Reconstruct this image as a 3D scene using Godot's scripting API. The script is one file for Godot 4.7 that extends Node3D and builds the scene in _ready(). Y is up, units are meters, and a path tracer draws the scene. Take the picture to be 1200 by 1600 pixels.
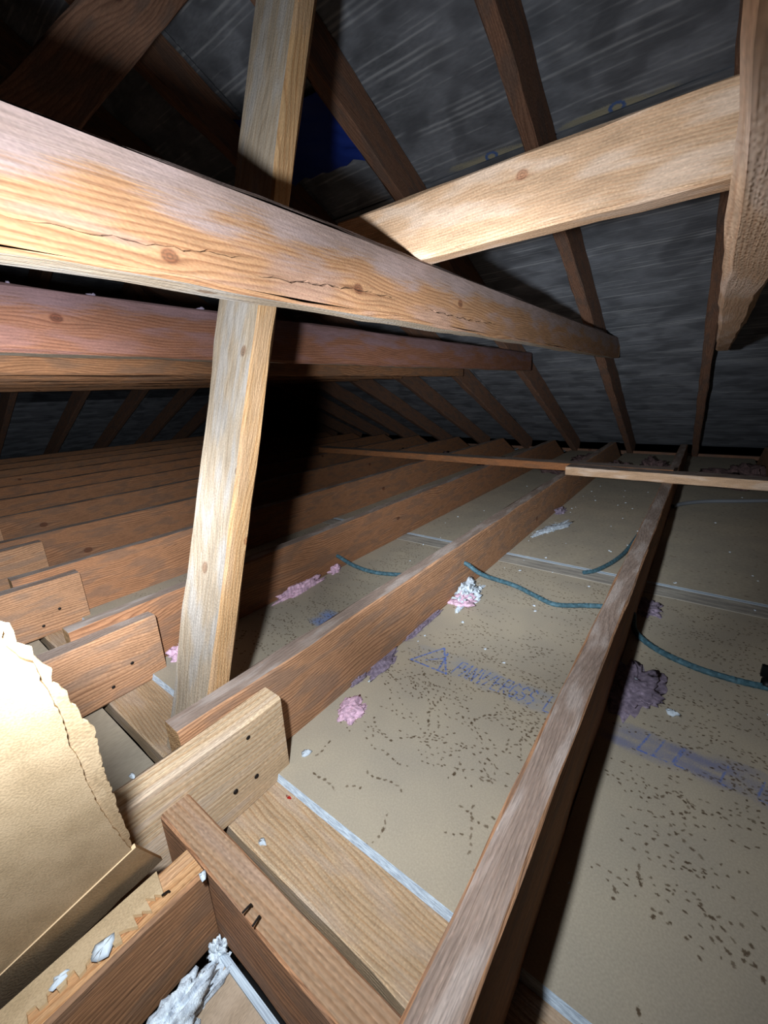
extends Node3D

# An attic seen from its hatch. Metres, y up. The drywall between the joists lies at y = 0; joists, rafters and collar ties run along z.
const PITCH := 0.445            # rise of the roof per metre
const EAVE_Z := -3.8
const EAVE_Y := 0.085
const HIP_X := -5.1
const RIDGE_Z := 0.3
const STEP := 0.406             # 16 inch centres
const LAMP := Vector3(-0.149, 0.553, -0.004)

var taken := {}
var M := {}
var rng := RandomNumberGenerator.new()

# ------------------------------------------------------------------ naming
func numbered(called: String) -> String:
	var n: int = taken.get(called, 0)
	taken[called] = n + 1
	return called if n == 0 else "%s_%03d" % [called, n]

func thing(called: String, label: String, category: String, at := Vector3.ZERO, group := "") -> Node3D:
	var o := Node3D.new()
	o.name = numbered(called)
	add_child(o)
	o.position = at
	tag(o, label, category, group)
	return o

func tag(o: Node3D, label: String, category: String, group := "") -> void:
	o.set_meta("label", label)
	o.set_meta("category", category)
	if group != "":
		o.set_meta("group", group)

func setting(called: String) -> Node3D:
	var o := Node3D.new()
	o.name = called
	add_child(o)
	o.set_meta("kind", "structure")
	return o

func mesh_node(called: String, mesh: Mesh, parent: Node = null) -> MeshInstance3D:
	var o := MeshInstance3D.new()
	o.mesh = mesh
	if parent == null:
		o.name = numbered(called)
		add_child(o)
	else:
		o.name = called
		parent.add_child(o, true)
	return o

# ------------------------------------------------------------------ textures
func srgb(c: Color) -> Color:
	return c

func noise(s: int, f: float, oct := 1) -> FastNoiseLite:
	var n := FastNoiseLite.new()
	n.seed = s
	n.noise_type = FastNoiseLite.TYPE_SIMPLEX_SMOOTH
	n.frequency = f
	if oct > 1:
		n.fractal_type = FastNoiseLite.FRACTAL_FBM
		n.fractal_octaves = oct
	else:
		n.fractal_type = FastNoiseLite.FRACTAL_NONE
	return n

# Softwood: growth rings seen along the board, bent round knots, with streaks, weather stains and pores.
# d: W, H, ul, vl (metres covered), seed, freq (rings per metre), wav, early, late, stain, stain_amt, knots [[u, v, r]], cath [vc, uc, g]
func wood(d: Dictionary) -> Array:
	var W: int = d.W
	var H: int = d.H
	var ul: float = d.ul
	var vl: float = d.vl
	var sd: int = d.seed
	var freq: float = d.freq
	var wav: float = d.wav
	var early: Color = d.early
	var late: Color = d.late
	var stain: Color = d.stain
	var samt: float = d.stain_amt
	var knots: Array = d.get("knots", [])
	var cath: Array = d.get("cath", [])
	var con: float = d.get("con", 0.6)
	var es: Array = d.get("edge", [])
	var nw := noise(sd, 1.0, 2)
	var ns := noise(sd + 1, 1.0)
	var nt := noise(sd + 2, 1.0, 3)
	var nf := noise(sd + 3, 1.0)
	var ng := noise(sd + 4, 1.0, 2)
	var data := PackedByteArray()
	data.resize(W * H * 3)
	var hgt := PackedByteArray()
	hgt.resize(W * H)
	var i := 0
	for y in H:
		var v: float = (y + 0.5) / H * vl
		for x in W:
			var u: float = (x + 0.5) / W * ul
			var vv := v
			var core := 0.0
			var krad := 0.0
			for k in knots:
				var du: float = (u - k[0]) * 0.42
				var dv: float = v - k[1]
				if absf(du) < k[2] * 3.2 and absf(dv) < k[2] * 3.2:
					var r2: float = (du * du + dv * dv) / (k[2] * k[2])
					vv -= dv * 0.85 * exp(-r2 * 0.8)
					var cu: float = (u - k[0]) * 0.75
					var rc: float = sqrt(cu * cu + dv * dv) / (k[2] * 0.5)
					if rc < 1.25:
						core = maxf(core, 1.0 - smoothstep(0.7, 1.25, rc))
						krad = rc
			var q: float
			if cath.size() > 0:
				var a: float = (vv - cath[0]) * freq
				var b: float = (u - cath[1]) * cath[2]
				q = sqrt(a * a + b * b)
			else:
				q = vv * freq
			q += wav * nw.get_noise_2d(u * 1.7, vv * 5.0) + 0.25 * ns.get_noise_2d(u * 9.0, vv * 60.0)
			var t: float = q - floorf(q)
			var ring: float = pow(t, 3.0) * (1.0 - smoothstep(0.86, 1.0, t))
			var fine: float = nf.get_noise_2d(u * 22.0, v * 900.0)
			var st: float = nt.get_noise_2d(u * 6.0, v * 26.0)
			var s: float = smoothstep(-0.12, 0.42, st) * samt
			var sp: float = ng.get_noise_2d(u * 300.0, v * 420.0)
			var f: float = 1.0 + 0.12 * fine + 0.12 * st + 0.13 * sp
			if sp > 0.62:
				f += 0.5 * (sp - 0.62)
			var m: float = clampf(ring * con + 0.10 * fine, 0.0, 1.0)
			var cr: float = lerpf(early.r, late.r, m)
			var cg: float = lerpf(early.g, late.g, m)
			var cb: float = lerpf(early.b, late.b, m)
			cr = lerpf(cr, stain.r, s)
			cg = lerpf(cg, stain.g, s)
			cb = lerpf(cb, stain.b, s)
			if es.size() > 0:
				var e2: float = smoothstep(es[0], es[1], v + 0.030 * st + 0.012 * fine) * es[3] * (1.0 if v < es[4] else 0.0)
				var ec: Color = es[2]
				cr = lerpf(cr, ec.r, e2)
				cg = lerpf(cg, ec.g, e2)
				cb = lerpf(cb, ec.b, e2)
			if core > 0.0:
				var kk: float = 0.80 + 0.20 * sin(krad * 14.0) + 0.25 * fine
				var ka: float = core * 0.62
				cr = lerpf(cr, late.r * kk * 1.1, ka)
				cg = lerpf(cg, late.g * kk, ka)
				cb = lerpf(cb, late.b * kk, ka)
			data[i * 3] = clampi(int(cr * f * 255.0), 0, 255)
			data[i * 3 + 1] = clampi(int(cg * f * 255.0), 0, 255)
			data[i * 3 + 2] = clampi(int(cb * f * 255.0), 0, 255)
			hgt[i] = clampi(int(128.0 + 55.0 * fine - 50.0 * ring + 30.0 * st + 40.0 * sp), 0, 255)
			i += 1
	return [tex_rgb(W, H, data), tex_bump(W, H, hgt)]

func tex_rgb(W: int, H: int, data: PackedByteArray) -> ImageTexture:
	var im := Image.create_from_data(W, H, false, Image.FORMAT_RGB8, data)
	im.generate_mipmaps()
	return ImageTexture.create_from_image(im)

func tex_bump(W: int, H: int, h: PackedByteArray) -> ImageTexture:
	var im := Image.create_from_data(W, H, false, Image.FORMAT_L8, h)
	im.convert(Image.FORMAT_RGBA8)
	im.bump_map_to_normal_map(1.6)
	im.generate_mipmaps()
	return ImageTexture.create_from_image(im)

func mat(color: Color, rough: float, pair: Array = [], nscale := 0.8) -> StandardMaterial3D:
	var m := StandardMaterial3D.new()
	m.albedo_color = color
	m.roughness = rough
	m.metallic_specular = 0.35
	if pair.size() > 0:
		m.albedo_texture = pair[0]
		if pair.size() > 1 and pair[1] != null:
			m.normal_enabled = true
			m.normal_texture = pair[1]
			m.normal_scale = nscale
	return m

func tint(base: StandardMaterial3D, c: Color) -> StandardMaterial3D:
	var m: StandardMaterial3D = base.duplicate()
	m.albedo_color = c
	return m

# Mottled paper, felt, plaster ...: two colours mixed by noise.
func mottled(W: int, H: int, a: Color, b: Color, sd: int, f1: float, f2: float, asp := 1.0) -> Array:
	var n1 := noise(sd, 1.0, 4)
	var n2 := noise(sd + 7, 1.0, 2)
	var data := PackedByteArray()
	data.resize(W * H * 3)
	var hgt := PackedByteArray()
	hgt.resize(W * H)
	var i := 0
	for y in H:
		for x in W:
			var p: float = n1.get_noise_2d(x * f1, y * f1 * asp)
			var q: float = n2.get_noise_2d(x * f2, y * f2 * asp)
			var t: float = clampf(0.5 + 0.8 * p, 0.0, 1.0)
			var g: float = 1.0 + 0.12 * q
			data[i * 3] = clampi(int(lerpf(a.r, b.r, t) * g * 255.0), 0, 255)
			data[i * 3 + 1] = clampi(int(lerpf(a.g, b.g, t) * g * 255.0), 0, 255)
			data[i * 3 + 2] = clampi(int(lerpf(a.b, b.b, t) * g * 255.0), 0, 255)
			hgt[i] = clampi(int(128.0 + 70.0 * q + 50.0 * p), 0, 255)
			i += 1
	return [tex_rgb(W, H, data), tex_bump(W, H, hgt)]

# Line letters for the faded print, each a list of strokes in a box 0..1 (x right, y up).
const GLYPH := {
	"P": [[0, 0, 0, 1, 0.8, 1, 0.85, 0.55, 0, 0.5]],
	"A": [[0, 0, 0.45, 1, 0.9, 0], [0.2, 0.4, 0.7, 0.4]],
	"N": [[0, 0, 0, 1, 0.8, 0, 0.8, 1]],
	"V": [[0, 1, 0.45, 0, 0.9, 1]],
	"/": [[0, 0, 0.8, 1]],
	"E": [[0.8, 0, 0, 0, 0, 1, 0.8, 1], [0, 0.5, 0.6, 0.5]],
	"R": [[0, 0, 0, 1, 0.8, 1, 0.8, 0.5, 0, 0.5, 0.85, 0]],
	"G": [[0.85, 0.85, 0.4, 1, 0, 0.7, 0, 0.3, 0.4, 0, 0.85, 0.15, 0.85, 0.45, 0.5, 0.45]],
	"S": [[0.8, 0.85, 0.4, 1, 0.05, 0.8, 0.1, 0.55, 0.75, 0.45, 0.8, 0.2, 0.4, 0, 0, 0.15]],
	"L": [[0, 1, 0, 0, 0.75, 0]],
	"F": [[0, 0, 0, 1, 0.8, 1], [0, 0.5, 0.6, 0.5]],
}

class Canvas:
	var w: int
	var h: int
	var d: PackedByteArray
	func blot(cx: float, cy: float, rx: float, ry: float, ang: float, c: Color, a: float, n: FastNoiseLite) -> void:
		var R: float = maxf(rx, ry) + 1.0
		var ca := cos(ang)
		var sa := sin(ang)
		for y in range(maxi(0, int(cy - R)), mini(h, int(cy + R) + 2)):
			for x in range(maxi(0, int(cx - R)), mini(w, int(cx + R) + 2)):
				var dx: float = x + 0.5 - cx
				var dy: float = y + 0.5 - cy
				var ex: float = (dx * ca + dy * sa) / rx
				var ey: float = (-dx * sa + dy * ca) / ry
				var r: float = sqrt(ex * ex + ey * ey) + 0.35 * n.get_noise_2d(x * 0.9, y * 0.9)
				if r < 1.0:
					var k: float = a * (1.0 - smoothstep(0.75, 1.0, r))
					var i: int = (y * w + x) * 3
					d[i] = int(lerpf(d[i], c.r * 255.0, k))
					d[i + 1] = int(lerpf(d[i + 1], c.g * 255.0, k))
					d[i + 2] = int(lerpf(d[i + 2], c.b * 255.0, k))
	func line(x0: float, y0: float, x1: float, y1: float, r: float, c: Color, a: float, n: FastNoiseLite) -> void:
		var steps: int = maxi(1, int(Vector2(x1 - x0, y1 - y0).length() / maxf(0.8, r * 0.8)))
		for k in steps + 1:
			var t: float = float(k) / steps
			var px: float = lerpf(x0, x1, t)
			var py: float = lerpf(y0, y1, t)
			var fade: float = clampf(0.75 + 1.1 * n.get_noise_2d(px * 0.13, py * 0.13), 0.0, 1.0)
			blot(px, py, r, r, 0.0, c, a * fade, n)

# The brown paper of a drywall sheet in one bay: fibres, dark specks of old stain in wavering trails, and the faded blue maker's print.
# The image runs x = bay from left joist to right joist, y = from the near end to the far end. kind: which print and how dense the specks are.
func paper_tex(wm: float, lm: float, px: float, sd: int, kind: String) -> Array:
	var W := int(wm * px)
	var H := int(lm * px)
	var n1 := noise(sd, 0.006 * 1000.0 / px, 3)
	var n2 := noise(sd + 3, 0.35)
	var cv := Canvas.new()
	cv.w = W
	cv.h = H
	var data := PackedByteArray()
	data.resize(W * H * 3)
	var i := 0
	for y in H:
		for x in W:
			var t: float = 0.5 + 0.6 * n1.get_noise_2d(x, y)
			var g: float = 1.0 + 0.05 * n2.get_noise_2d(x, y)
			data[i] = clampi(int(lerpf(0.66, 0.60, t) * g * 255.0), 0, 255)
			data[i + 1] = clampi(int(lerpf(0.61, 0.56, t) * g * 255.0), 0, 255)
			data[i + 2] = clampi(int(lerpf(0.53, 0.50, t) * g * 255.0), 0, 255)
			i += 3
	cv.d = data
	var r := RandomNumberGenerator.new()
	r.seed = sd
	var nn := noise(sd + 9, 1.0)
	var blue := Color(0.30, 0.40, 0.72)
	# print first, stains over it
	if kind == "main":
		# left joist x = -0.477, near end z = -0.272
		var ox := 0.477
		var oz := 0.272
		var band := [[-0.43, 0.60, 0.09], [-0.34, 0.645, 0.3]]
		for k in 90:
			cv.blot((r.randf_range(-0.44, -0.11) + ox) * px, (r.randf_range(0.618, 0.675) - oz) * px, 24 * px / 1000.0, 9 * px / 1000.0, 0.0, Color(0.52, 0.55, 0.62), 0.10, nn)
		var tri := [[-0.427, 0.614], [-0.388, 0.688], [-0.343, 0.615]]
		for k in 3:
			var a0: Array = tri[k]
			var b0: Array = tri[(k + 1) % 3]
			cv.line((a0[0] + ox) * px, (a0[1] - oz) * px, (b0[0] + ox) * px, (b0[1] - oz) * px, 2.6 * px / 1000.0, blue, 0.55, nn)
		cv.line((-0.400 + ox) * px, (0.630 - oz) * px, (-0.372 + ox) * px, (0.655 - oz) * px, 2.0 * px / 1000.0, blue, 0.4, nn)
		cv.line((-0.372 + ox) * px, (0.675 - oz) * px, (-0.362 + ox) * px, (0.618 - oz) * px, 2.6 * px / 1000.0, blue, 0.5, nn)
		var word := "PANV/ERGSS LE"
		var cx := -0.336
		for ch in word:
			var wd := 0.0135
			if ch != " ":
				for stroke in GLYPH[ch]:
					for s in range(0, stroke.size() - 2, 2):
						var sl := 0.35  # letters lean
						var x0: float = cx + stroke[s] * wd + stroke[s + 1] * 0.012 * sl
						var x1: float = cx + stroke[s + 2] * wd + stroke[s + 3] * 0.012 * sl
						cv.line((x0 + ox) * px, (0.624 + stroke[s + 1] * 0.043 - oz) * px, (x1 + ox) * px, (0.624 + stroke[s + 3] * 0.043 - oz) * px, 1.4 * px / 1000.0, blue, 0.55, nn)
			cx += wd + 0.0028
	elif kind == "right":
		for k in 120:
			cv.blot(r.randf_range(0.02, 0.36) * px, (r.randf_range(0.618, 0.675) - 0.272) * px, 26 * px / 1000.0, 10 * px / 1000.0, 0.0, Color(0.40, 0.42, 0.58), 0.11, nn)
		for k in 9:
			var bx: float = r.randf_range(0.03, 0.33)
			cv.line(bx * px, 0.352 * px, (bx + 0.012) * px, 0.395 * px, 1.6 * px / 1000.0, blue, 0.35, nn)
			cv.line(bx * px, 0.352 * px, (bx + 0.018) * px, 0.352 * px, 1.6 * px / 1000.0, blue, 0.35, nn)
	elif kind == "left":
		for k in 110:
			cv.blot(r.randf_range(0.17, 0.37) * px, r.randf_range(0.33, 0.39) * px, 26 * px / 1000.0, 12 * px / 1000.0, 0.0, Color(0.42, 0.52, 0.76), 0.14, nn)
	# speck trails
	var brown := Color(0.25, 0.19, 0.13)
	var mul := px / 1000.0
	if kind != "far":
		for k in int(360 * wm / 0.37):
			var y0: float = r.randf_range(0.27, lm - 0.06)
			if r.randf() < 0.25:
				y0 = r.randf_range(0.12, 0.45)
			var x0: float = r.randf_range(0.01, wm - 0.01)
			var ang: float = r.randf_range(-0.45, 0.45)
			var len_: int = r.randi_range(2, 8)
			for s in len_:
				var rx: float = r.randf_range(1.3, 3.4)
				cv.blot(x0 * px, y0 * px, rx * mul, r.randf_range(0.9, 1.7) * mul, ang, brown, r.randf_range(0.45, 0.85), nn)
				ang += r.randf_range(-0.5, 0.5)
				x0 += cos(ang) * r.randf_range(0.008, 0.018)
				y0 += sin(ang) * r.randf_range(0.008, 0.018)
		# bigger, sparser chains near the wall plate
		for k in 26:
			var y1: float = r.randf_range(0.03, 0.30)
			var x1: float = r.randf_range(0.05, wm - 0.02)
			var an: float = r.randf_range(-1.6, 1.6)
			for s in r.randi_range(2, 7):
				cv.blot(x1 * px, y1 * px, r.randf_range(1.5, 4.6) * mul, r.randf_range(1.2, 2.4) * mul, an + r.randf_range(-0.6, 0.6), brown, r.randf_range(0.4, 0.8), nn)
				an += r.randf_range(-0.4, 0.4)
				x1 += cos(an) * 0.010
				y1 += sin(an) * 0.010
	else:
		for k in int(160 * lm):
			var y2: float = r.randf_range(0.0, lm)
			var x2: float = r.randf_range(0.0, wm)
			cv.blot(x2 * px, y2 * px, r.randf_range(2, 5) * mul, r.randf_range(1.2, 2.0) * mul, r.randf_range(-0.5, 0.5), brown, 0.5, nn)
	return [tex_rgb(W, H, cv.d), null]

# Weathered plywood: fine checks along the face grain (image x), dark mould, pale scoured places.
func ply_tex(W: int, H: int, sd: int, base: Color, pale: Color, dark: Color, streak: float, mould: float, marks: Array, pitch := 5.0) -> Array:
	var a := noise(sd, 1.0, 2)
	var b := noise(sd + 1, 1.0, 3)
	var c := noise(sd + 2, 1.0, 2)
	var cv := Canvas.new()
	cv.w = W
	cv.h = H
	var data := PackedByteArray()
	data.resize(W * H * 3)
	var hgt := PackedByteArray()
	hgt.resize(W * H)
	var i := 0
	for y in H:
		for x in W:
			var warp: float = 1.8 * c.get_noise_2d(x * 0.005, y * 0.006)
			var yl: float = (y + warp) / pitch
			var row: float = floorf(yl)
			var fr: float = absf(yl - row - 0.5)
			var wide: float = 0.20 + 0.12 * sin(row * 5.7)
			var s: float = 0.5 * a.get_noise_2d(x * 0.05, y * 0.45)
			var p: float = b.get_noise_2d(x * 0.006, y * 0.018)
			var t: float = (1.0 - smoothstep(wide * 0.5, wide, fr)) * smoothstep(-0.12, 0.40, a.get_noise_2d(x * 0.0045 + 97.0 * sin(row * 12.9), row * 7.31) + 0.2 * p) * streak
			var k: float = smoothstep(0.0, 0.45, c.get_noise_2d(x * 0.012 + 77.0, y * 0.020) + 0.3 * s) * mould
			var g: float = 1.0 + 0.22 * p + 0.22 * s
			var cr: float = lerpf(lerpf(base.r * g, pale.r, t), dark.r, k)
			var cg: float = lerpf(lerpf(base.g * g, pale.g, t), dark.g, k)
			var cb: float = lerpf(lerpf(base.b * g, pale.b, t), dark.b, k)
			data[i * 3] = clampi(int(cr * 255.0), 0, 255)
			data[i * 3 + 1] = clampi(int(cg * 255.0), 0, 255)
			data[i * 3 + 2] = clampi(int(cb * 255.0), 0, 255)
			hgt[i] = clampi(int(110.0 + 70.0 * s + 30.0 * p + 60.0 * t), 0, 255)
			i += 1
	cv.d = data
	var nn := noise(sd + 5, 0.6)
	for m in marks:
		# a scoured pale streak with a blue stamp: an open ring on a short foot
		var mx: float = m[0] * W
		var my: float = m[1] * H
		for k in 34:
			var f: float = (k - 17) / 17.0
			var dy: float = 4.0 * nn.get_noise_2d(k * 1.3, mx)
			cv.blot(mx + f * 74.0, my + f * 2.0 + dy, 28.0 * (1.0 - 0.5 * absf(f)), 4.5 * (1.0 - 0.45 * absf(f)), 0.04, Color(0.62, 0.59, 0.50), 0.40, nn)
		var st := Color(0.28, 0.38, 0.60)
		for k in 9:
			var an: float = lerpf(-0.5, 3.6, k / 8.0)
			cv.blot(mx + 9.5 * cos(an), my - 1.0 - 4.6 * sin(an), 3.2, 1.9, 0.0, st, 0.85, nn)
		cv.blot(mx + 1.0, my + 5.5, 5.0, 2.2, 0.0, st, 0.85, nn)
	return [tex_rgb(W, H, cv.d), tex_bump(W, H, hgt)]

# ------------------------------------------------------------------ timber
# A sawn board from a to b (centres of its ends), h along `up`, w across. Arrised edges, slightly uneven; uv in metres along and round.
# side_mat for the faces, top_mat for the face towards +up (dust lies there), end_mat for the cut ends.
# o: cut_a / cut_b (metres the end leans per metre of height), face (offset of uv), jitter, ch (chamfer), ul, vl, cracks (on the +across face)
func timber(a: Vector3, b: Vector3, up: Vector3, w: float, h: float, side_mat: Material, top_mat: Material, end_mat: Material, o := {}) -> ArrayMesh:
	var dir := (b - a).normalized()
	var L := a.distance_to(b)
	var across := dir.cross(up).normalized()
	var u2 := across.cross(dir).normalized()
	var ch: float = o.get("ch", 0.003)
	var jit: float = o.get("jitter", 0.0016)
	var seg: int = maxi(2, int(L / o.get("seg", 0.045)))
	var uoff: float = o.get("u", rng.randf() * 2.0)
	var voff: float = o.get("v", rng.randf())
	var ul: float = o.get("ul", 3.4)
	var vl: float = o.get("vl", 0.3)
	var ca: float = o.get("cut_a", 0.0)
	var cb: float = o.get("cut_b", 0.0)
	var cracks: Array = o.get("cracks", [])
	var sag: float = o.get("sag", 0.0)
	var nz := noise(int(rng.randi() % 100000), 1.3)
	var pts := [Vector2(w / 2, -h / 2 + ch), Vector2(w / 2, h / 2 - ch), Vector2(w / 2 - ch, h / 2), Vector2(-w / 2 + ch, h / 2), Vector2(-w / 2, h / 2 - ch), Vector2(-w / 2, -h / 2 + ch), Vector2(-w / 2 + ch, -h / 2), Vector2(w / 2 - ch, -h / 2)]
	var rings := []
	for s in seg + 1:
		var t: float = float(s) / seg
		var ring := []
		for k in 8:
			var p: Vector2 = pts[k]
			var c0: float = lerpf(ca, 0.0, minf(1.0, t * L / 0.25)) + lerpf(0.0, cb, maxf(0.0, 1.0 - (1.0 - t) * L / 0.25))
			var along: float = t * L + c0 * p.y
			var j := (Vector2(nz.get_noise_2d(along * 3.0, k * 7.0), nz.get_noise_2d(along * 3.0 + 50.0, k * 7.0)) + 0.5 * Vector2(nz.get_noise_2d(along * 19.0, k * 9.0), nz.get_noise_2d(along * 19.0 + 50.0, k * 9.0))) * jit
			var sg: float = sag * 4.0 * t * (1.0 - t)
			ring.append(a + dir * along + across * (p.x + j.x) + u2 * (p.y + j.y - sg))
		rings.append(ring)
	var mesh := ArrayMesh.new()
	var per := [0.0]
	for k in 8:
		per.append(per[k] + pts[k].distance_to(pts[(k + 1) % 8]))
	var sides := SurfaceTool.new()
	sides.begin(Mesh.PRIMITIVE_TRIANGLES)
	var tops := SurfaceTool.new()
	tops.begin(Mesh.PRIMITIVE_TRIANGLES)
	var bot_mat: Material = o.get("bottom", null)
	var bots := SurfaceTool.new()
	bots.begin(Mesh.PRIMITIVE_TRIANGLES)
	for k in 8:
		if k == 0 and cracks.size() > 0:
			continue
		var st := tops if (k == 2 and top_mat != null) else sides
		if k == 6 and bot_mat != null:
			st = bots
		var k2 := (k + 1) % 8
		var e: Vector2 = (pts[k2] - pts[k]).normalized()
		var nrm := (across * e.y - u2 * e.x)
		for s in seg:
			var p0: Vector3 = rings[s][k]
			var p1: Vector3 = rings[s + 1][k]
			var p2: Vector3 = rings[s + 1][k2]
			var p3: Vector3 = rings[s][k2]
			var ua: float = (uoff + s * L / seg) / ul
			var ub: float = (uoff + (s + 1) * L / seg) / ul
			var va: float = (voff + per[k]) / vl
			var vb: float = (voff + per[k + 1]) / vl
			quad(st, p0, p1, p2, p3, nrm, Vector2(ua, va), Vector2(ub, va), Vector2(ub, vb), Vector2(ua, vb))
	if cracks.size() > 0:
		cracked_face(sides, a, dir, across, u2, L, w, h, ch, cracks, uoff, voff, ul, vl)
	sides.generate_tangents()
	sides.commit(mesh)
	mesh.surface_set_material(0, side_mat)
	if top_mat != null:
		tops.generate_tangents()
		tops.commit(mesh)
		mesh.surface_set_material(mesh.get_surface_count() - 1, top_mat)
	if bot_mat != null:
		bots.generate_tangents()
		bots.commit(mesh)
		mesh.surface_set_material(mesh.get_surface_count() - 1, bot_mat)
	var ends := SurfaceTool.new()
	ends.begin(Mesh.PRIMITIVE_TRIANGLES)
	for e in 2:
		var ring: Array = rings[0] if e == 0 else rings[seg]
		var nrm: Vector3 = -dir if e == 0 else dir
		for k in range(1, 7):
			var q := [ring[0], ring[k + 1], ring[k]]
			var uvq := [pts[0], pts[k + 1], pts[k]]
			if e == 1:
				q = [ring[0], ring[k], ring[k + 1]]
				uvq = [pts[0], pts[k], pts[k + 1]]
			for z in 3:
				ends.set_normal(nrm)
				ends.set_uv(Vector2(uvq[z].x, uvq[z].y) * 6.0 + Vector2(voff, uoff))
				ends.add_vertex(q[z])
	ends.generate_tangents()
	ends.commit(mesh)
	mesh.surface_set_material(mesh.get_surface_count() - 1, end_mat)
	return mesh

# p0..p3 go round the quad; wound so that its front faces nrm (front faces run clockwise)
func quad(st: SurfaceTool, p0: Vector3, p1: Vector3, p2: Vector3, p3: Vector3, nrm: Vector3, u0 := Vector2.ZERO, u1 := Vector2.ZERO, u2 := Vector2.ZERO, u3 := Vector2.ZERO) -> void:
	var ps := [p0, p1, p2, p3]
	var us := [u0, u1, u2, u3]
	var order := [0, 1, 2, 0, 2, 3]
	var g := (p2 - p0).cross(p3 - p1)
	if g.dot(nrm) > 0.0:
		order = [0, 2, 1, 0, 3, 2]
	for k in order:
		st.set_normal(nrm)
		st.set_uv(us[k])
		st.add_vertex(ps[k])

# The face towards +across with drying checks cut into it as V grooves. cracks: [[along, height over the middle, half width], ...] polylines, lowest first.
func cracked_face(st: SurfaceTool, a: Vector3, dir: Vector3, across: Vector3, u2: Vector3, L: float, w: float, h: float, ch: float, cracks: Array, uoff: float, voff: float, ul: float, vl: float) -> void:
	var n := int(L / 0.008)
	var prev := []
	for s in n + 1:
		var t: float = L * s / n
		var col := [[-h / 2 + ch, 0.0]]
		for cr in cracks:
			var c := 0.0
			var hw := 0.0
			var first: Array = cr[0]
			var last: Array = cr[cr.size() - 1]
			if t <= first[0]:
				c = first[1]
			elif t >= last[0]:
				c = last[1]
			else:
				for k in cr.size() - 1:
					if t >= cr[k][0] and t <= cr[k + 1][0]:
						var f: float = (t - cr[k][0]) / (cr[k + 1][0] - cr[k][0])
						c = lerpf(cr[k][1], cr[k + 1][1], f)
						hw = lerpf(cr[k][2], cr[k + 1][2], f)
				c += 0.0011 * sin(t * 160.0 + first[0] * 99.0) + 0.0007 * sin(t * 410.0)
				hw *= 0.75 + 0.35 * sin(t * 270.0)
			col.append([c - hw, 0.0])
			col.append([c + hw * 0.3, -minf(0.012, hw * 7.0)])
			col.append([c + hw, 0.0])
		col.append([h / 2 - ch, 0.0])
		var pts := []
		for q in col:
			pts.append([a + dir * t + across * (w / 2 + q[1]) + u2 * q[0], Vector2((uoff + t) / ul, (voff + (q[0] + h / 2)) / vl)])
		if s > 0:
			for k in pts.size() - 1:
				var p0: Vector3 = prev[k][0]
				var p1: Vector3 = pts[k][0]
				var p2: Vector3 = pts[k + 1][0]
				var p3: Vector3 = prev[k + 1][0]
				var nr := (p2 - p0).cross(p3 - p1)
				if nr.length() < 1e-9:
					nr = across
				nr = nr.normalized()
				if nr.dot(across) < 0.0:
					nr = -nr
				quad(st, p0, p1, p2, p3, nr, prev[k][1], pts[k][1], pts[k + 1][1], prev[k + 1][1])
		prev = pts

# A flat sheet: outline (x, y) in its own plane, given thickness along its normal; smooth = jagged outline kept as is.
func sheet(outline: PackedVector2Array, o: Vector3, ux: Vector3, uy: Vector3, thick: float, m: Material, edge: Material, uvs := 1.0) -> ArrayMesh:
	var nrm := ux.cross(uy).normalized()
	var st := SurfaceTool.new()
	st.begin(Mesh.PRIMITIVE_TRIANGLES)
	var tri := Geometry2D.triangulate_polygon(outline)
	for face in 2:
		var off: Vector3 = nrm * (thick / 2 if face == 0 else -thick / 2)
		var nn: Vector3 = nrm if face == 0 else -nrm
		for k in range(0, tri.size(), 3):
			var q := [outline[tri[k]], outline[tri[k + 1]], outline[tri[k + 2]]]
			var P := []
			for z in 3:
				P.append(o + ux * q[z].x + uy * q[z].y + off)
			var g: Vector3 = (P[1] - P[0]).cross(P[2] - P[0])
			var ord := [0, 1, 2] if g.dot(nn) < 0.0 else [0, 2, 1]
			for z in ord:
				st.set_normal(nn)
				st.set_uv(q[z] * uvs)
				st.add_vertex(P[z])
	st.generate_tangents()
	var mesh := st.commit()
	mesh.surface_set_material(0, m)
	var se := SurfaceTool.new()
	se.begin(Mesh.PRIMITIVE_TRIANGLES)
	var n := outline.size()
	for k in n:
		var a2: Vector2 = outline[k]
		var b2: Vector2 = outline[(k + 1) % n]
		var e := b2 - a2
		var en := (ux * e.y - uy * e.x).normalized()
		var mid := (a2 + b2) / 2
		if Geometry2D.is_point_in_polygon(mid + Vector2(e.y, -e.x).normalized() * 0.0004, outline):
			en = -en
		var A := o + ux * a2.x + uy * a2.y
		var B := o + ux * b2.x + uy * b2.y
		var hh := nrm * (thick / 2)
		quad(se, A - hh, B - hh, B + hh, A + hh, en, a2 * uvs, b2 * uvs, b2 * uvs, a2 * uvs)
	se.commit(mesh)
	mesh.surface_set_material(1, edge)
	return mesh

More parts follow.
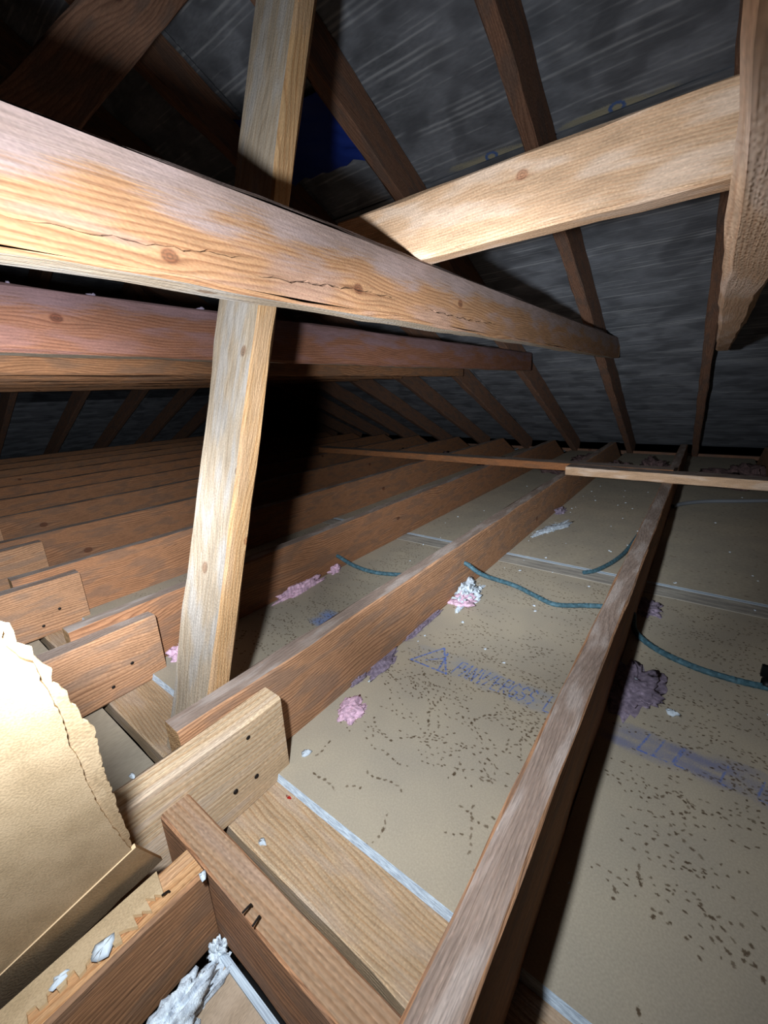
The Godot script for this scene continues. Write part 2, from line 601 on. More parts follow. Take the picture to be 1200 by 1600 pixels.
# A round cord through points
func tube(path: Array, r: float, m: Material, sides := 10, rib := 0.0) -> ArrayMesh:
	var c := Curve3D.new()
	for k in path.size():
		var p: Vector3 = path[k]
		var t := Vector3.ZERO
		if k > 0 and k < path.size() - 1:
			t = (path[k + 1] - path[k - 1]) / 6.0
		elif k == 0:
			t = (path[1] - path[0]) / 4.0
		else:
			t = (path[k] - path[k - 1]) / 4.0
		c.add_point(p, -t, t)
	c.bake_interval = 0.004
	var L := c.get_baked_length()
	var n: int = maxi(4, int(L / 0.004))
	var st := SurfaceTool.new()
	st.begin(Mesh.PRIMITIVE_TRIANGLES)
	st.set_smooth_group(0)
	var prev := []
	var up := Vector3.UP
	for s in n + 1:
		var d: float = L * s / n
		var p := c.sample_baked(d, true)
		var q := c.sample_baked(minf(L, d + 0.003), true)
		var p_ := c.sample_baked(maxf(0.0, d - 0.003), true)
		var dir := (q - p_).normalized()
		var x := dir.cross(up).normalized()
		if x.length() < 0.5:
			x = dir.cross(Vector3.RIGHT).normalized()
		var y := x.cross(dir).normalized()
		var ring := []
		for k in sides:
			var an: float = TAU * k / sides
			var rr: float = r * (1.0 + rib * sin(d / 0.012 * TAU + an))
			ring.append(p + (x * cos(an) + y * sin(an)) * rr)
		if s > 0:
			for k in sides:
				var k2 := (k + 1) % sides
				var nr: Vector3 = (ring[k] + ring[k2]) / 2 - p
				var uva := Vector2(d * 8.0, float(k) / sides)
				quad(st, prev[k], ring[k], ring[k2], prev[k2], nr.normalized(), uva, uva, uva, uva)
		prev = ring
	var mesh := st.commit()
	var sm := SurfaceTool.new()
	sm.create_from(mesh, 0)
	mesh = sm.commit()
	mesh.surface_set_material(0, m)
	return mesh

# A tuft of glass wool: a lumpy core wrapped in loose fibres. size = half extents; flat on y = 0 of its own space.
func tuft(size: Vector3, sd: int, m: Material, rough := 0.45, fibres := 70) -> ArrayMesh:
	var n := noise(sd, 1.0, 3)
	var st := SurfaceTool.new()
	st.begin(Mesh.PRIMITIVE_TRIANGLES)
	var NU := 48
	var NV := 18
	var grid := []
	for j in NV + 1:
		var row := []
		var th: float = PI * 0.5 * j / NV
		for i in NU + 1:
			var ph: float = TAU * (i % NU) / NU
			var d := Vector3(cos(ph) * cos(th), sin(th), sin(ph) * cos(th))
			var k: float = 0.85 + rough * n.get_noise_3d(d.x * 1.3, d.y * 1.3, d.z * 1.3) * 1.5 + 0.20 * n.get_noise_3d(d.x * 4.0, d.y * 4.0, d.z * 4.0) + 0.10 * n.get_noise_3d(d.x * 14.0, d.y * 14.0, d.z * 14.0)
			row.append(Vector3(d.x * size.x * k, maxf(0.0, d.y * size.y * k), d.z * size.z * k))
		grid.append(row)
	st.set_smooth_group(0)
	for j in NV:
		for i in NU:
			var a: Vector3 = grid[j][i]
			var b: Vector3 = grid[j][i + 1]
			var c: Vector3 = grid[j + 1][i + 1]
			var e: Vector3 = grid[j + 1][i]
			for p in [a, c, e, a, b, c]:
				st.set_uv(Vector2(p.x, p.z) * 12.0)
				st.add_vertex(p)
	st.generate_normals()
	var r := RandomNumberGenerator.new()
	r.seed = sd
	st.set_smooth_group(-1)
	var big: float = maxf(size.x, size.z)
	for k in fibres:
		var base: Vector3 = grid[r.randi_range(0, NV - 1)][r.randi_range(0, NU - 1)]
		var out := Vector3(base.x / size.x, base.y / size.y + 0.1, base.z / size.z).normalized()
		var dir := Vector3(r.randf_range(-1, 1), r.randf_range(-0.6, 0.6), r.randf_range(-1, 1)).normalized()
		dir = (dir - out * dir.dot(out) * 0.85).normalized()
		var L: float = minf(0.03, big * r.randf_range(0.15, 0.5))
		var side := dir.cross(out).normalized() * r.randf_range(0.0001, 0.0003)
		var p0 := base - dir * L * 0.3
		var p1 := base + dir * L * 0.3 + out * L * 0.12
		var p2 := base + dir * L * 0.7 + out * L * r.randf_range(-0.1, 0.25)
		p0.y = maxf(p0.y, 0.0005)
		p1.y = maxf(p1.y, 0.0005)
		p2.y = maxf(p2.y, 0.0005)
		for p in [p0 - side, p1 + side, p1 - side, p0 - side, p0 + side, p1 + side, p1 - side, p1 + side, p2]:
			st.set_normal(dir.cross(side).normalized())
			st.set_uv(Vector2(p.x, p.z) * 12.0)
			st.add_vertex(p)
	var mesh := st.commit()
	mesh.surface_set_material(0, m)
	return mesh

# A chip of torn wool or paper: a crumpled little sheet with thickness
func chip(size: Vector2, sd: int, m: Material) -> ArrayMesh:
	var r := RandomNumberGenerator.new()
	r.seed = sd
	var st := SurfaceTool.new()
	st.begin(Mesh.PRIMITIVE_TRIANGLES)
	var N := 9
	var rim := []
	for k in N:
		var an: float = TAU * k / N
		var f: float = r.randf_range(0.55, 1.1)
		rim.append(Vector3(cos(an) * size.x * f, r.randf_range(0.001, size.x * 0.25), sin(an) * size.y * f))
	var top := Vector3(0, size.x * r.randf_range(0.3, 0.55), 0)
	for k in N:
		var a: Vector3 = rim[k]
		var b: Vector3 = rim[(k + 1) % N]
		var m1 := (a + top) * 0.5 + Vector3(0, r.randf_range(-0.1, 0.25) * size.x, 0)
		var m2: Vector3 = (b + top) * 0.5
		for p in [a, b, m1, m1, b, m2, m1, m2, top]:
			st.add_vertex(p)
		var a0 := Vector3(a.x * 0.8, 0, a.z * 0.8)
		var b0 := Vector3(b.x * 0.8, 0, b.z * 0.8)
		for p in [a0, b0, b, a0, b, a]:
			st.add_vertex(p)
	st.generate_normals()
	var mesh := st.commit()
	mesh.surface_set_material(0, m)
	return mesh

func lathe(profile: Array, m: Material, sides := 24) -> ArrayMesh:
	var st := SurfaceTool.new()
	st.begin(Mesh.PRIMITIVE_TRIANGLES)
	st.set_smooth_group(0)
	for k in profile.size() - 1:
		var a: Vector2 = profile[k]
		var b: Vector2 = profile[k + 1]
		for s in sides:
			var t0 := TAU * s / sides
			var t1 := TAU * (s + 1) / sides
			var p0 := Vector3(a.x * cos(t0), a.y, a.x * sin(t0))
			var p1 := Vector3(a.x * cos(t1), a.y, a.x * sin(t1))
			var p2 := Vector3(b.x * cos(t1), b.y, b.x * sin(t1))
			var p3 := Vector3(b.x * cos(t0), b.y, b.x * sin(t0))
			for p in [p0, p1, p2, p0, p2, p3]:
				st.add_vertex(p)
	st.generate_normals()
	var mesh := st.commit()
	mesh.surface_set_material(0, m)
	return mesh

func box_mesh(size: Vector3, m: Material) -> BoxMesh:
	var b := BoxMesh.new()
	b.size = size
	b.material = m
	return b

# height of the sheathing's underside
func roof_y(x: float, z: float) -> float:
	return minf(EAVE_Y + PITCH * (z - EAVE_Z), minf(EAVE_Y + PITCH * (x - HIP_X), EAVE_Y + PITCH * (2 * RIDGE_Z - EAVE_Z - z)))

# ================================================================== the scene
func _ready() -> void:
	rng.seed = 4711
	# ---- camera
	var cam := Camera3D.new()
	cam.name = "camera"
	add_child(cam)
	cam.position = Vector3(0, 0.546, 0)
	cam.rotation = Vector3(-0.284808, 0.662744, -0.0433315)
	cam.fov = rad_to_deg(2.0 * atan(800.0 / 644.13))
	cam.near = 0.01
	cam.current = true
	# ---- environment: a closed attic, no sky
	var env := Environment.new()
	env.background_mode = Environment.BG_COLOR
	env.background_color = Color(0, 0, 0)
	env.tonemap_mode = Environment.TONE_MAPPER_LINEAR
	env.tonemap_exposure = 1.0
	env.sdfgi_enabled = true
	env.ssao_enabled = true
	env.ssil_enabled = true
	var we := WorldEnvironment.new()
	we.name = "world_environment"
	we.environment = env
	add_child(we)
	# ---- the one lamp: a small clamp torch on the collar tie overhead, beside the camera; one beam ahead, a wide spill, and an added side fill brightening the left joists
	for part in [["clamp_torch_beam", 33.0, 2.5, Vector3(-0.27, -0.17, -1.0)], ["clamp_torch_spill", 89.5, 0.86, Vector3(-0.47, -0.21, -0.54)], ["added_side_fill", 31.0, 2.4, Vector3(-1.0, -0.27, -0.2)]]:
		var aim: Vector3 = part[3]
		var lamp := SpotLight3D.new()
		lamp.name = part[0]
		add_child(lamp)
		lamp.look_at_from_position(LAMP, LAMP + aim, Vector3.UP)
		lamp.light_color = Color(0.925, 0.965, 1.0)
		lamp.light_energy = part[2]
		lamp.light_size = 0.014
		lamp.spot_angle = part[1]
		lamp.spot_angle_attenuation = 1.0
		lamp.spot_range = 14.0
		lamp.spot_attenuation = 2.0
		lamp.shadow_enabled = true

	materials()
	structure()
	joists()
	trusses()
	hatch()
	cardboard()
	cables()
	insulation()
	lamp_body()

func materials() -> void:
	var generic := {"W": 1024, "H": 448, "ul": 3.4, "vl": 0.3, "freq": 170.0, "wav": 4.5}
	var a := generic.duplicate()
	a.merge({"seed": 11, "con": 1.0, "early": Color(0.69, 0.515, 0.385), "late": Color(0.38, 0.25, 0.17), "stain": Color(0.44, 0.36, 0.31), "stain_amt": 0.55, "knots": [[0.4, 0.07, 0.016], [1.3, 0.2, 0.02], [2.2, 0.1, 0.014], [2.9, 0.25, 0.018], [0.9, 0.14, 0.012]]})
	var joist_t := wood(a)
	M.joist = mat(Color(1, 1, 1), 0.85, joist_t)
	M.joist_dark = mat(Color(0.80, 0.76, 0.74), 0.85, joist_t)
	var b := generic.duplicate()
	b.merge({"seed": 23, "con": 0.8, "early": Color(0.52, 0.38, 0.30), "late": Color(0.32, 0.21, 0.16), "stain": Color(0.34, 0.28, 0.25), "stain_amt": 0.6, "knots": [[0.6, 0.12, 0.016], [1.9, 0.05, 0.02], [2.7, 0.2, 0.014]]}, true)
	M.rafter = mat(Color(1, 1, 1), 0.9, wood(b))
	var c := generic.duplicate()
	c.merge({"seed": 37, "con": 0.7, "early": Color(0.54, 0.465, 0.42), "late": Color(0.40, 0.325, 0.28), "stain": Color(0.60, 0.555, 0.53), "stain_amt": 0.6, "knots": [[1.1, 0.1, 0.014]]}, true)
	c.freq = 150.0
	M.dusty = mat(Color(1, 1, 1), 0.95, wood(c))
	# the near collar tie: warm, with a weathered upper edge
	var e := {"W": 2048, "H": 400, "ul": 3.0, "vl": 0.3, "seed": 51, "freq": 190.0, "wav": 3.2, "edge": [0.165, 0.190, Color(0.48, 0.42, 0.41), 0.8, 0.25], "con": 1.0, "early": Color(0.59, 0.44, 0.315), "late": Color(0.37, 0.23, 0.145), "stain": Color(0.50, 0.40, 0.36), "stain_amt": 0.6, "knots": [[0.709, 0.139, 0.012], [0.956, 0.149, 0.013], [1.24, 0.165, 0.013], [2.2, 0.04, 0.012]]}
	M.collar = mat(Color(1, 1, 1), 0.8, wood(e))
	# post and brace: paler planed boards
	var p := {"W": 1024, "H": 400, "ul": 1.8, "vl": 0.3, "seed": 67, "freq": 170.0, "wav": 4.0, "con": 0.9, "early": Color(0.76, 0.66, 0.54), "late": Color(0.60, 0.45, 0.31), "stain": Color(0.66, 0.59, 0.53), "stain_amt": 0.6, "knots": [[0.78, 0.05, 0.012], [0.35, 0.02, 0.010], [1.3, 0.06, 0.012], [0.95, 0.21, 0.014]]}
	M.pale = mat(Color(1, 1, 1), 0.8, wood(p))
	var f := {"W": 1024, "H": 400, "ul": 1.8, "vl": 0.3, "seed": 83, "freq": 260.0, "wav": 3.0, "con": 0.9, "early": Color(0.80, 0.66, 0.53), "late": Color(0.64, 0.47, 0.35), "stain": Color(0.78, 0.70, 0.64), "stain_amt": 0.55, "knots": [[0.62, 0.06, 0.012]]}
	M.brace = mat(Color(1, 1, 1), 0.75, wood(f))
	var pf := {"W": 1024, "H": 320, "ul": 1.8, "vl": 0.3, "seed": 71, "freq": 110.0, "wav": 4.0, "con": 0.55, "early": Color(0.67, 0.60, 0.52), "late": Color(0.52, 0.42, 0.32), "stain": Color(0.61, 0.58, 0.555), "stain_amt": 0.75, "knots": [[0.62, 0.07, 0.012], [0.30, 0.10, 0.014], [0.45, 0.05, 0.009]]}
	M.post_face = mat(Color(1, 1, 1), 0.8, wood(pf))
	# end grain: coarse rings
	M.end = mat(Color(0.80, 0.68, 0.52), 0.9, mottled(128, 128, Color(0.95, 0.9, 0.85), Color(0.7, 0.62, 0.55), 91, 0.03, 0.3, 4.0))
	M.weathered = tint(M.post_face, Color(1.0, 1.0, 1.0))
	# dust and other stuff
	var felt := mottled(256, 256, Color(1, 1, 1), Color(0.72, 0.72, 0.74), 97, 0.03, 0.25)
	M.wool_white = mat(Color(0.86, 0.90, 0.93), 1.0, felt, 1.5)
	M.wool_pink = mat(Color(0.92, 0.76, 0.83), 1.0, felt, 1.5)
	M.wool_mauve = mat(Color(0.58, 0.52, 0.58), 1.0, felt, 1.5)
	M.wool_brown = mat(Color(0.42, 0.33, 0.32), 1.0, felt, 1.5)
	for k in ["wool_white", "wool_pink", "wool_mauve"]:
		M[k].cull_mode = BaseMaterial3D.CULL_DISABLED
	M.card = mat(Color(0.80, 0.69, 0.55), 0.95, mottled(512, 512, Color(1, 1, 1), Color(0.88, 0.87, 0.85), 101, 0.012, 0.30, 0.6), 0.22)
	M.card_edge = mat(Color(0.80, 0.69, 0.53), 0.95)
	M.card_inner = mat(Color(0.80, 0.69, 0.55), 0.95, mottled(256, 256, Color(1, 1, 1), Color(0.85, 0.83, 0.8), 103, 0.02, 0.3), 0.2)
	M.gypsum = mat(Color(0.77, 0.82, 0.86), 0.95, felt, 1.0)
	M.tape = mat(Color(0.68, 0.65, 0.60), 0.95, felt, 0.6)
	M.nail = mat(Color(0.16, 0.14, 0.13), 0.6)
	M.nail.metallic = 0.7
	M.cable = mat(Color(0.30, 0.43, 0.48), 0.6, mottled(128, 32, Color(1, 1, 1), Color(0.6, 0.62, 0.62), 107, 0.1, 0.4), 0.8)
	M.cable_grey = mat(Color(0.42, 0.43, 0.45), 0.7)
	M.black = mat(Color(0.03, 0.03, 0.035), 0.5)
	M.blue = mat(Color(0.10, 0.18, 0.46), 0.55)
	M.red = mat(Color(0.62, 0.12, 0.08), 0.8)

func joist_x(k: int) -> float:      # left face of the joist
	return -0.109 - STEP * k

func rafter_x(k: int) -> float:     # right face of the rafter
	return -0.014 - STEP * k

func structure() -> void:
	# ---- floor: the drywall of the ceiling below, a panel in each bay
	var floor_ := setting("floor")
	var bays := []
	for k in range(-1, 12):
		bays.append(k)
	var far_t := paper_tex(0.368, 2.4, 240.0, 300, "far")
	var plain_t := paper_tex(0.368, 1.0, 500.0, 301, "plain")
	for k in bays:
		var xl: float = joist_x(k + 1) + 0.038
		var xr: float = joist_x(k)
		var t := plain_t
		if k == 0:
			t = paper_tex(0.368, 1.0, 1000.0, 5, "main")
		elif k == -1:
			t = paper_tex(0.368, 1.0, 1000.0, 6, "right")
		elif k == 1:
			t = paper_tex(0.368, 1.0, 800.0, 7, "left")
		mesh_node("drywall_panel", panel(xl, xr, -0.272, -1.272, mat(Color(1, 1, 1), 0.92, [t[0]])), floor_)
		mesh_node("drywall_panel", panel(xl, xr, -1.284, -3.75, mat(Color(1, 1, 1), 0.92, [far_t[0]])), floor_)
		mesh_node("joint_strip", box_mesh(Vector3(xr - xl - 0.002, 0.006, 0.012), M.gypsum), floor_).position = Vector3((xl + xr) / 2, -0.0018, -1.278)
		mesh_node("joint_tape", box_mesh(Vector3(xr - xl - 0.002, 0.0012, 0.066), M.tape), floor_).position = Vector3((xl + xr) / 2, 0.0006, -1.237)
		# behind the wall plate the ceiling of the next room goes on
		if k != 0:
			mesh_node("drywall_panel", panel(xl + (0.038 if k >= 0 else 0.0), xr, 2.9, -0.178, mat(Color(1, 1, 1), 0.92, [plain_t[0]]), -0.014), floor_)
	# ---- the top plate of the wall below, on which the joists lap
	var plate := thing("wall_plate", "flat stained wooden wall plate under the overlapping joist ends", "plank", Vector3(-2.2, -0.0505, -0.2465))
	var pl := timber(Vector3(-3.1, 0.019, 0), Vector3(3.0, 0.019, 0), Vector3.UP, 0.110, 0.038, M.pale, tint(M.pale, Color(0.90, 0.88, 0.86)), M.end, {"u": 0.2, "v": 0.05, "ul": 1.8})
	mesh_node("plank", pl, plate)
	# ---- roof deck: plywood panels in courses
	var roof := setting("ceiling")
	var ply := Color(0.43, 0.435, 0.455)
	var check := Color(0.66, 0.66, 0.665)
	var mould := Color(0.20, 0.20, 0.215)
	var t1 := ply_tex(1536, 1024, 401, ply, check, mould, 0.70, 0.28, [[0.255, 0.745], [0.386, 0.745]], 6.0)
	var t2 := ply_tex(1024, 1024, 402, ply, check, mould, 0.80, 0.28, [], 5.0)
	var t3 := ply_tex(1024, 1024, 403, ply, check, mould, 0.95, 0.28, [], 5.0)
	var ms := [mat(Color(1, 1, 1), 0.9, t1), mat(Color(1, 1, 1), 0.9, t2), mat(Color(1, 1, 1), 0.92, t3)]
	var zs := [RIDGE_Z, -1.345, -2.40, -3.46, -3.86]
	for row in 4:
		for q in 4:
			var x0: float = -6.1 + q * 2.44 - 0.61 * (row % 2)
			var m: Material = ms[mini(row, 2)]
			mesh_node("sheathing_panel", slope_panel(x0 + 0.002, x0 + 2.438, zs[row] - (0.002 if row > 0 else 0.0), zs[row + 1] + 0.002, m, 0), roof)
	for row in 3:
		for q in 3:
			var z0: float = -4.2 + q * 2.9
			mesh_node("sheathing_panel", slope_panel(z0 + 0.002, z0 + 2.898, [-2.9, -4.0, -4.9][row] + (1.9 if row == 0 else 1.098), [-2.9, -4.0, -5.16][row] + 0.002, ms[mini(row, 2)], 1), roof)
	for q in 3:
		mesh_node("sheathing_panel", slope_panel(-5.2 + q * 2.9, -2.302 + q * 2.9, 4.5, RIDGE_Z, ms[0], 2), roof)
	# ---- gable wall out of the frame on the right closes the loft; low knee boards close the eaves
	var gable := setting("wall_right")
	for k in 9:
		var zz: float = -3.8 + k * 0.92
		var yy: float = roof_y(0.0, clampf(zz + 0.46, -3.7, 4.2)) + 0.25
		mesh_node("board", timber(Vector3(0, 0, 0), Vector3(0, yy + 0.1, 0), Vector3.RIGHT, 0.914, 0.02, M.joist, null, M.end, {}), gable).position = Vector3(3.0, -0.1, zz + 0.46)
	var back := setting("wall_back")
	mesh_node("board", timber(Vector3(-4.5, 0, 0), Vector3(4.5, 0, 0), Vector3.UP, 0.02, 0.6, M.joist, null, M.end, {}), back).position = Vector3(-1.2, 0.1, 2.95)
	var eave := setting("wall_front")
	mesh_node("blocking_board", timber(Vector3(-4.0, 0, 0), Vector3(4.2, 0, 0), Vector3.UP, 0.02, 0.03, M.rafter, null, M.end, {}), eave).position = Vector3(-1.1, 0.002, -3.745)
	var eave2 := setting("wall_left")
	mesh_node("blocking_board", timber(Vector3(0, 0, -3.35), Vector3(0, 0, 3.4), Vector3.UP, 0.02, 0.03, M.rafter, null, M.end, {}), eave2).position = Vector3(HIP_X + 0.02, 0.002, -0.4)

# a drywall panel lying in a bay, uv over the whole panel: u left to right, v near to far
func panel(x0: float, x1: float, z0: float, z1: float, m: Material, y := 0.0) -> ArrayMesh:
	var st := SurfaceTool.new()
	st.begin(Mesh.PRIMITIVE_TRIANGLES)
	var a := Vector3(x0 + 0.001, y, z0)
	var b := Vector3(x1 - 0.001, y, z0)
	var c := Vector3(x1 - 0.001, y, z1)
	var d := Vector3(x0 + 0.001, y, z1)
	var bev := Vector3(0, 0, -0.004)
	a += bev
	b += bev
	quad(st, a, b, c, d, Vector3.UP, Vector2(0, 0), Vector2(1, 0), Vector2(1, 1), Vector2(0, 1))
	a -= bev
	b -= bev
	var h := Vector3(0, -0.0125, 0)
	quad(st, a + h, b + h, c + h, d + h, Vector3.DOWN)
	st.generate_tangents()
	var mesh := st.commit()
	mesh.surface_set_material(0, m)
	var se := SurfaceTool.new()
	se.begin(Mesh.PRIMITIVE_TRIANGLES)
	quad(se, a + bev, b + bev, b + h, a + h, Vector3(0, 0.58, 0.81), Vector2(x0, 0) * 6, Vector2(x1, 0) * 6, Vector2(x1, .1) * 6, Vector2(x0, .1) * 6)
	quad(se, d, c, c + h, d + h, Vector3.FORWARD)
	quad(se, a, d, d + h, a + h, Vector3.LEFT)
	quad(se, b, c, c + h, b + h, Vector3.RIGHT)
	se.generate_tangents()
	se.commit(mesh)
	mesh.surface_set_material(1, M.gypsum)
	return mesh

# A plywood panel of the roof. way 0: front slope, p = x, q = z; way 1: hip slope, p = z, q = x; way 2: back slope. Cut along the hips.
func slope_panel(p0: float, p1: float, q0: float, q1: float, m: Material, way: int) -> ArrayMesh:
	var poly := PackedVector2Array()
	var rect := PackedVector2Array([Vector2(p0, q0), Vector2(p1, q0), Vector2(p1, q1), Vector2(p0, q1)])
	var keep := PackedVector2Array()
	if way == 0:
		keep = PackedVector2Array([Vector2(HIP_X - 0.06, EAVE_Z - 0.06), Vector2(4.2, EAVE_Z - 0.06), Vector2(4.2, RIDGE_Z), Vector2(HIP_X + RIDGE_Z - EAVE_Z, RIDGE_Z)])
	elif way == 1:
		var far := 2 * RIDGE_Z - EAVE_Z
		keep = PackedVector2Array([Vector2(EAVE_Z - 0.06, HIP_X - 0.06), Vector2(far + 0.06, HIP_X - 0.06), Vector2(RIDGE_Z, HIP_X + RIDGE_Z - EAVE_Z)])
	else:
		var far := 2 * RIDGE_Z - EAVE_Z
		keep = PackedVector2Array([Vector2(HIP_X - 0.06, far + 0.06), Vector2(4.2, far + 0.06), Vector2(4.2, RIDGE_Z), Vector2(HIP_X + RIDGE_Z - EAVE_Z, RIDGE_Z)])
	var cut := Geometry2D.intersect_polygons(rect, keep)
	var st := SurfaceTool.new()
	st.begin(Mesh.PRIMITIVE_TRIANGLES)
	var nrm := Vector3(0, -1, PITCH).normalized()
	if way == 1:
		nrm = Vector3(PITCH, -1, 0).normalized()
	elif way == 2:
		nrm = Vector3(0, -1, -PITCH).normalized()
	var any := false
	for pc in cut:
		var tri := Geometry2D.triangulate_polygon(pc)
		for face in 2:
			for k in range(0, tri.size(), 3):
				var P := []
				var U := []
				for z in 3:
					var v: Vector2 = pc[tri[k + z]]
					var x: float = v.x if way != 1 else v.y
					var zz: float = v.y if way != 1 else v.x
					var y: float = EAVE_Y + PITCH * (zz - EAVE_Z)
					if way == 1:
						y = EAVE_Y + PITCH * (x - HIP_X)
					elif way == 2:
						y = EAVE_Y + PITCH * (2 * RIDGE_Z - EAVE_Z - zz)
					P.append(Vector3(x, y + (0.014 if face == 1 else 0.0), zz))
					U.append(Vector2((v.x - p0) / 2.44, (q0 - v.y) / 2.2))
				var nn: Vector3 = nrm if face == 0 else -nrm
				var g: Vector3 = (P[1] - P[0]).cross(P[2] - P[0])
				var ord := [0, 1, 2] if g.dot(nn) < 0.0 else [0, 2, 1]
				for z in ord:
					st.set_normal(nn)
					st.set_uv(U[z])
					st.add_vertex(P[z])
				any = true
	if not any:
		return ArrayMesh.new()
	st.generate_tangents()
	var mesh := st.commit()
	mesh.surface_set_material(0, m)
	return mesh

func joists() -> void:
	var nth := ["", "", "first", "second", "third", "fourth", "fifth", "sixth", "seventh", "eighth", "ninth", "tenth", "eleventh", "twelfth"]
	for k in range(-1, 12):
		var x: float = joist_x(k) + 0.019
		var near: float = -0.168 if k > 0 else -0.02
		var label: String
		match k:
			-1: label = "floor joist past the black cable clip, beside the dark-stained drywall bay"
			0: label = "coarse-grained dusty floor joist meeting the end of the hatch header"
			1: label = "floor joist nailed to the foot of the leaning wooden post"
			_: label = "brown floor joist, %s beyond the leaning post" % nth[k]
		var t := thing("floor_joist", label, "joist", Vector3(x, -0.013, near), "floor joists along the attic")
		var shade: Material = M.joist
		if k >= 2:
			shade = tint(M.joist, Color.from_hsv(0.07, 0.08 + 0.05 * rng.randf(), 0.80 + 0.14 * rng.randf()))
		var mesh := timber(Vector3(0, 0.0765, 0), Vector3(0, 0.0765, -3.42 - near), Vector3.UP, 0.038, 0.153, shade, M.dusty, M.end, {"cut_b": -2.0, "jitter": 0.0018})
		mesh_node("board", mesh, t)
	# the joists of the other half of the house, lapped on their right over the plate
	for k in range(1, 9):
		var x: float = joist_x(k) + 0.038 + 0.019
		var far: float = [0, -0.297, -0.304, -0.295, -0.316, -0.285, -0.30, -0.31, -0.29][k]
		var label: String
		match k:
			1: label = "short pale joist end with three nails, lapped against the post's joist"
			2: label = "lapped joist end in shadow beside the torn cardboard, dusty on top"
			_: label = "sawn joist end lapping the %s joist beyond the leaning post" % nth[k]
		var t := thing("lapped_joist", label, "joist", Vector3(x, -0.014, far), "lapped joist ends on the wall plate")
		var mt: Material = M.pale if k == 1 else M.joist
		mesh_node("board", timber(Vector3(0, 0.069, 0), Vector3(0, 0.069, 2.9 - far), Vector3.UP, 0.038, 0.138, mt, M.dusty if k != 1 else M.pale, M.end, {"u": 0.3 + 0.37 * k, "v": 0.1 * k}), t)
		if k == 1:
			for p in [[0.099, -0.238], [0.028, -0.241], [0.032, -0.208]]:
				var nl := mesh_node("nail", nail_mesh(0.0036), t)
				nl.position = Vector3(0.019, p[0] + 0.014, p[1] - far)
				nl.rotation = Vector3(0, 0, -PI / 2)
		elif k <= 3:
			for p in [[0.06, 0.06], [0.03, 0.10]]:
				var nl := mesh_node("nail", nail_mesh(0.0036), t)
				nl.position = Vector3(0.019, p[0], p[1])
				nl.rotation = Vector3(0, 0, -PI / 2)
	# flat stiffening boards laid across the joists
	var sb := thing("stiffening_board", "pale knotty flat board laid across the joists, in front of the other", "board", Vector3(0.3, 0.14, -2.035))
	mesh_node("board", timber(Vector3(-0.784, 0.019, 0), Vector3(2.2, 0.019, 0), Vector3.UP, 0.085, 0.038, M.brace, M.dusty, M.end, {"ul": 1.8, "u": 0.1, "v": 0.0}), sb)
	var sb2 := thing("stiffening_board", "long brown flat board across the joists, overlapped by a paler board", "board", Vector3(-1.2, 0.14, -2.125))
	mesh_node("board", timber(Vector3(-1.0, 0.019, 0), Vector3(1.12, 0.019, 0), Vector3.UP, 0.085, 0.036, tint(M.joist, Color(0.95, 0.85, 0.75)), M.dusty, M.end, {}), sb2)

func nail_mesh(r: float) -> ArrayMesh:
	return lathe([Vector2(0, 0.0014), Vector2(r * 0.8, 0.0014), Vector2(r, 0.0006), Vector2(r, -0.0005), Vector2(r * 0.5, -0.002)], M.nail, 12)

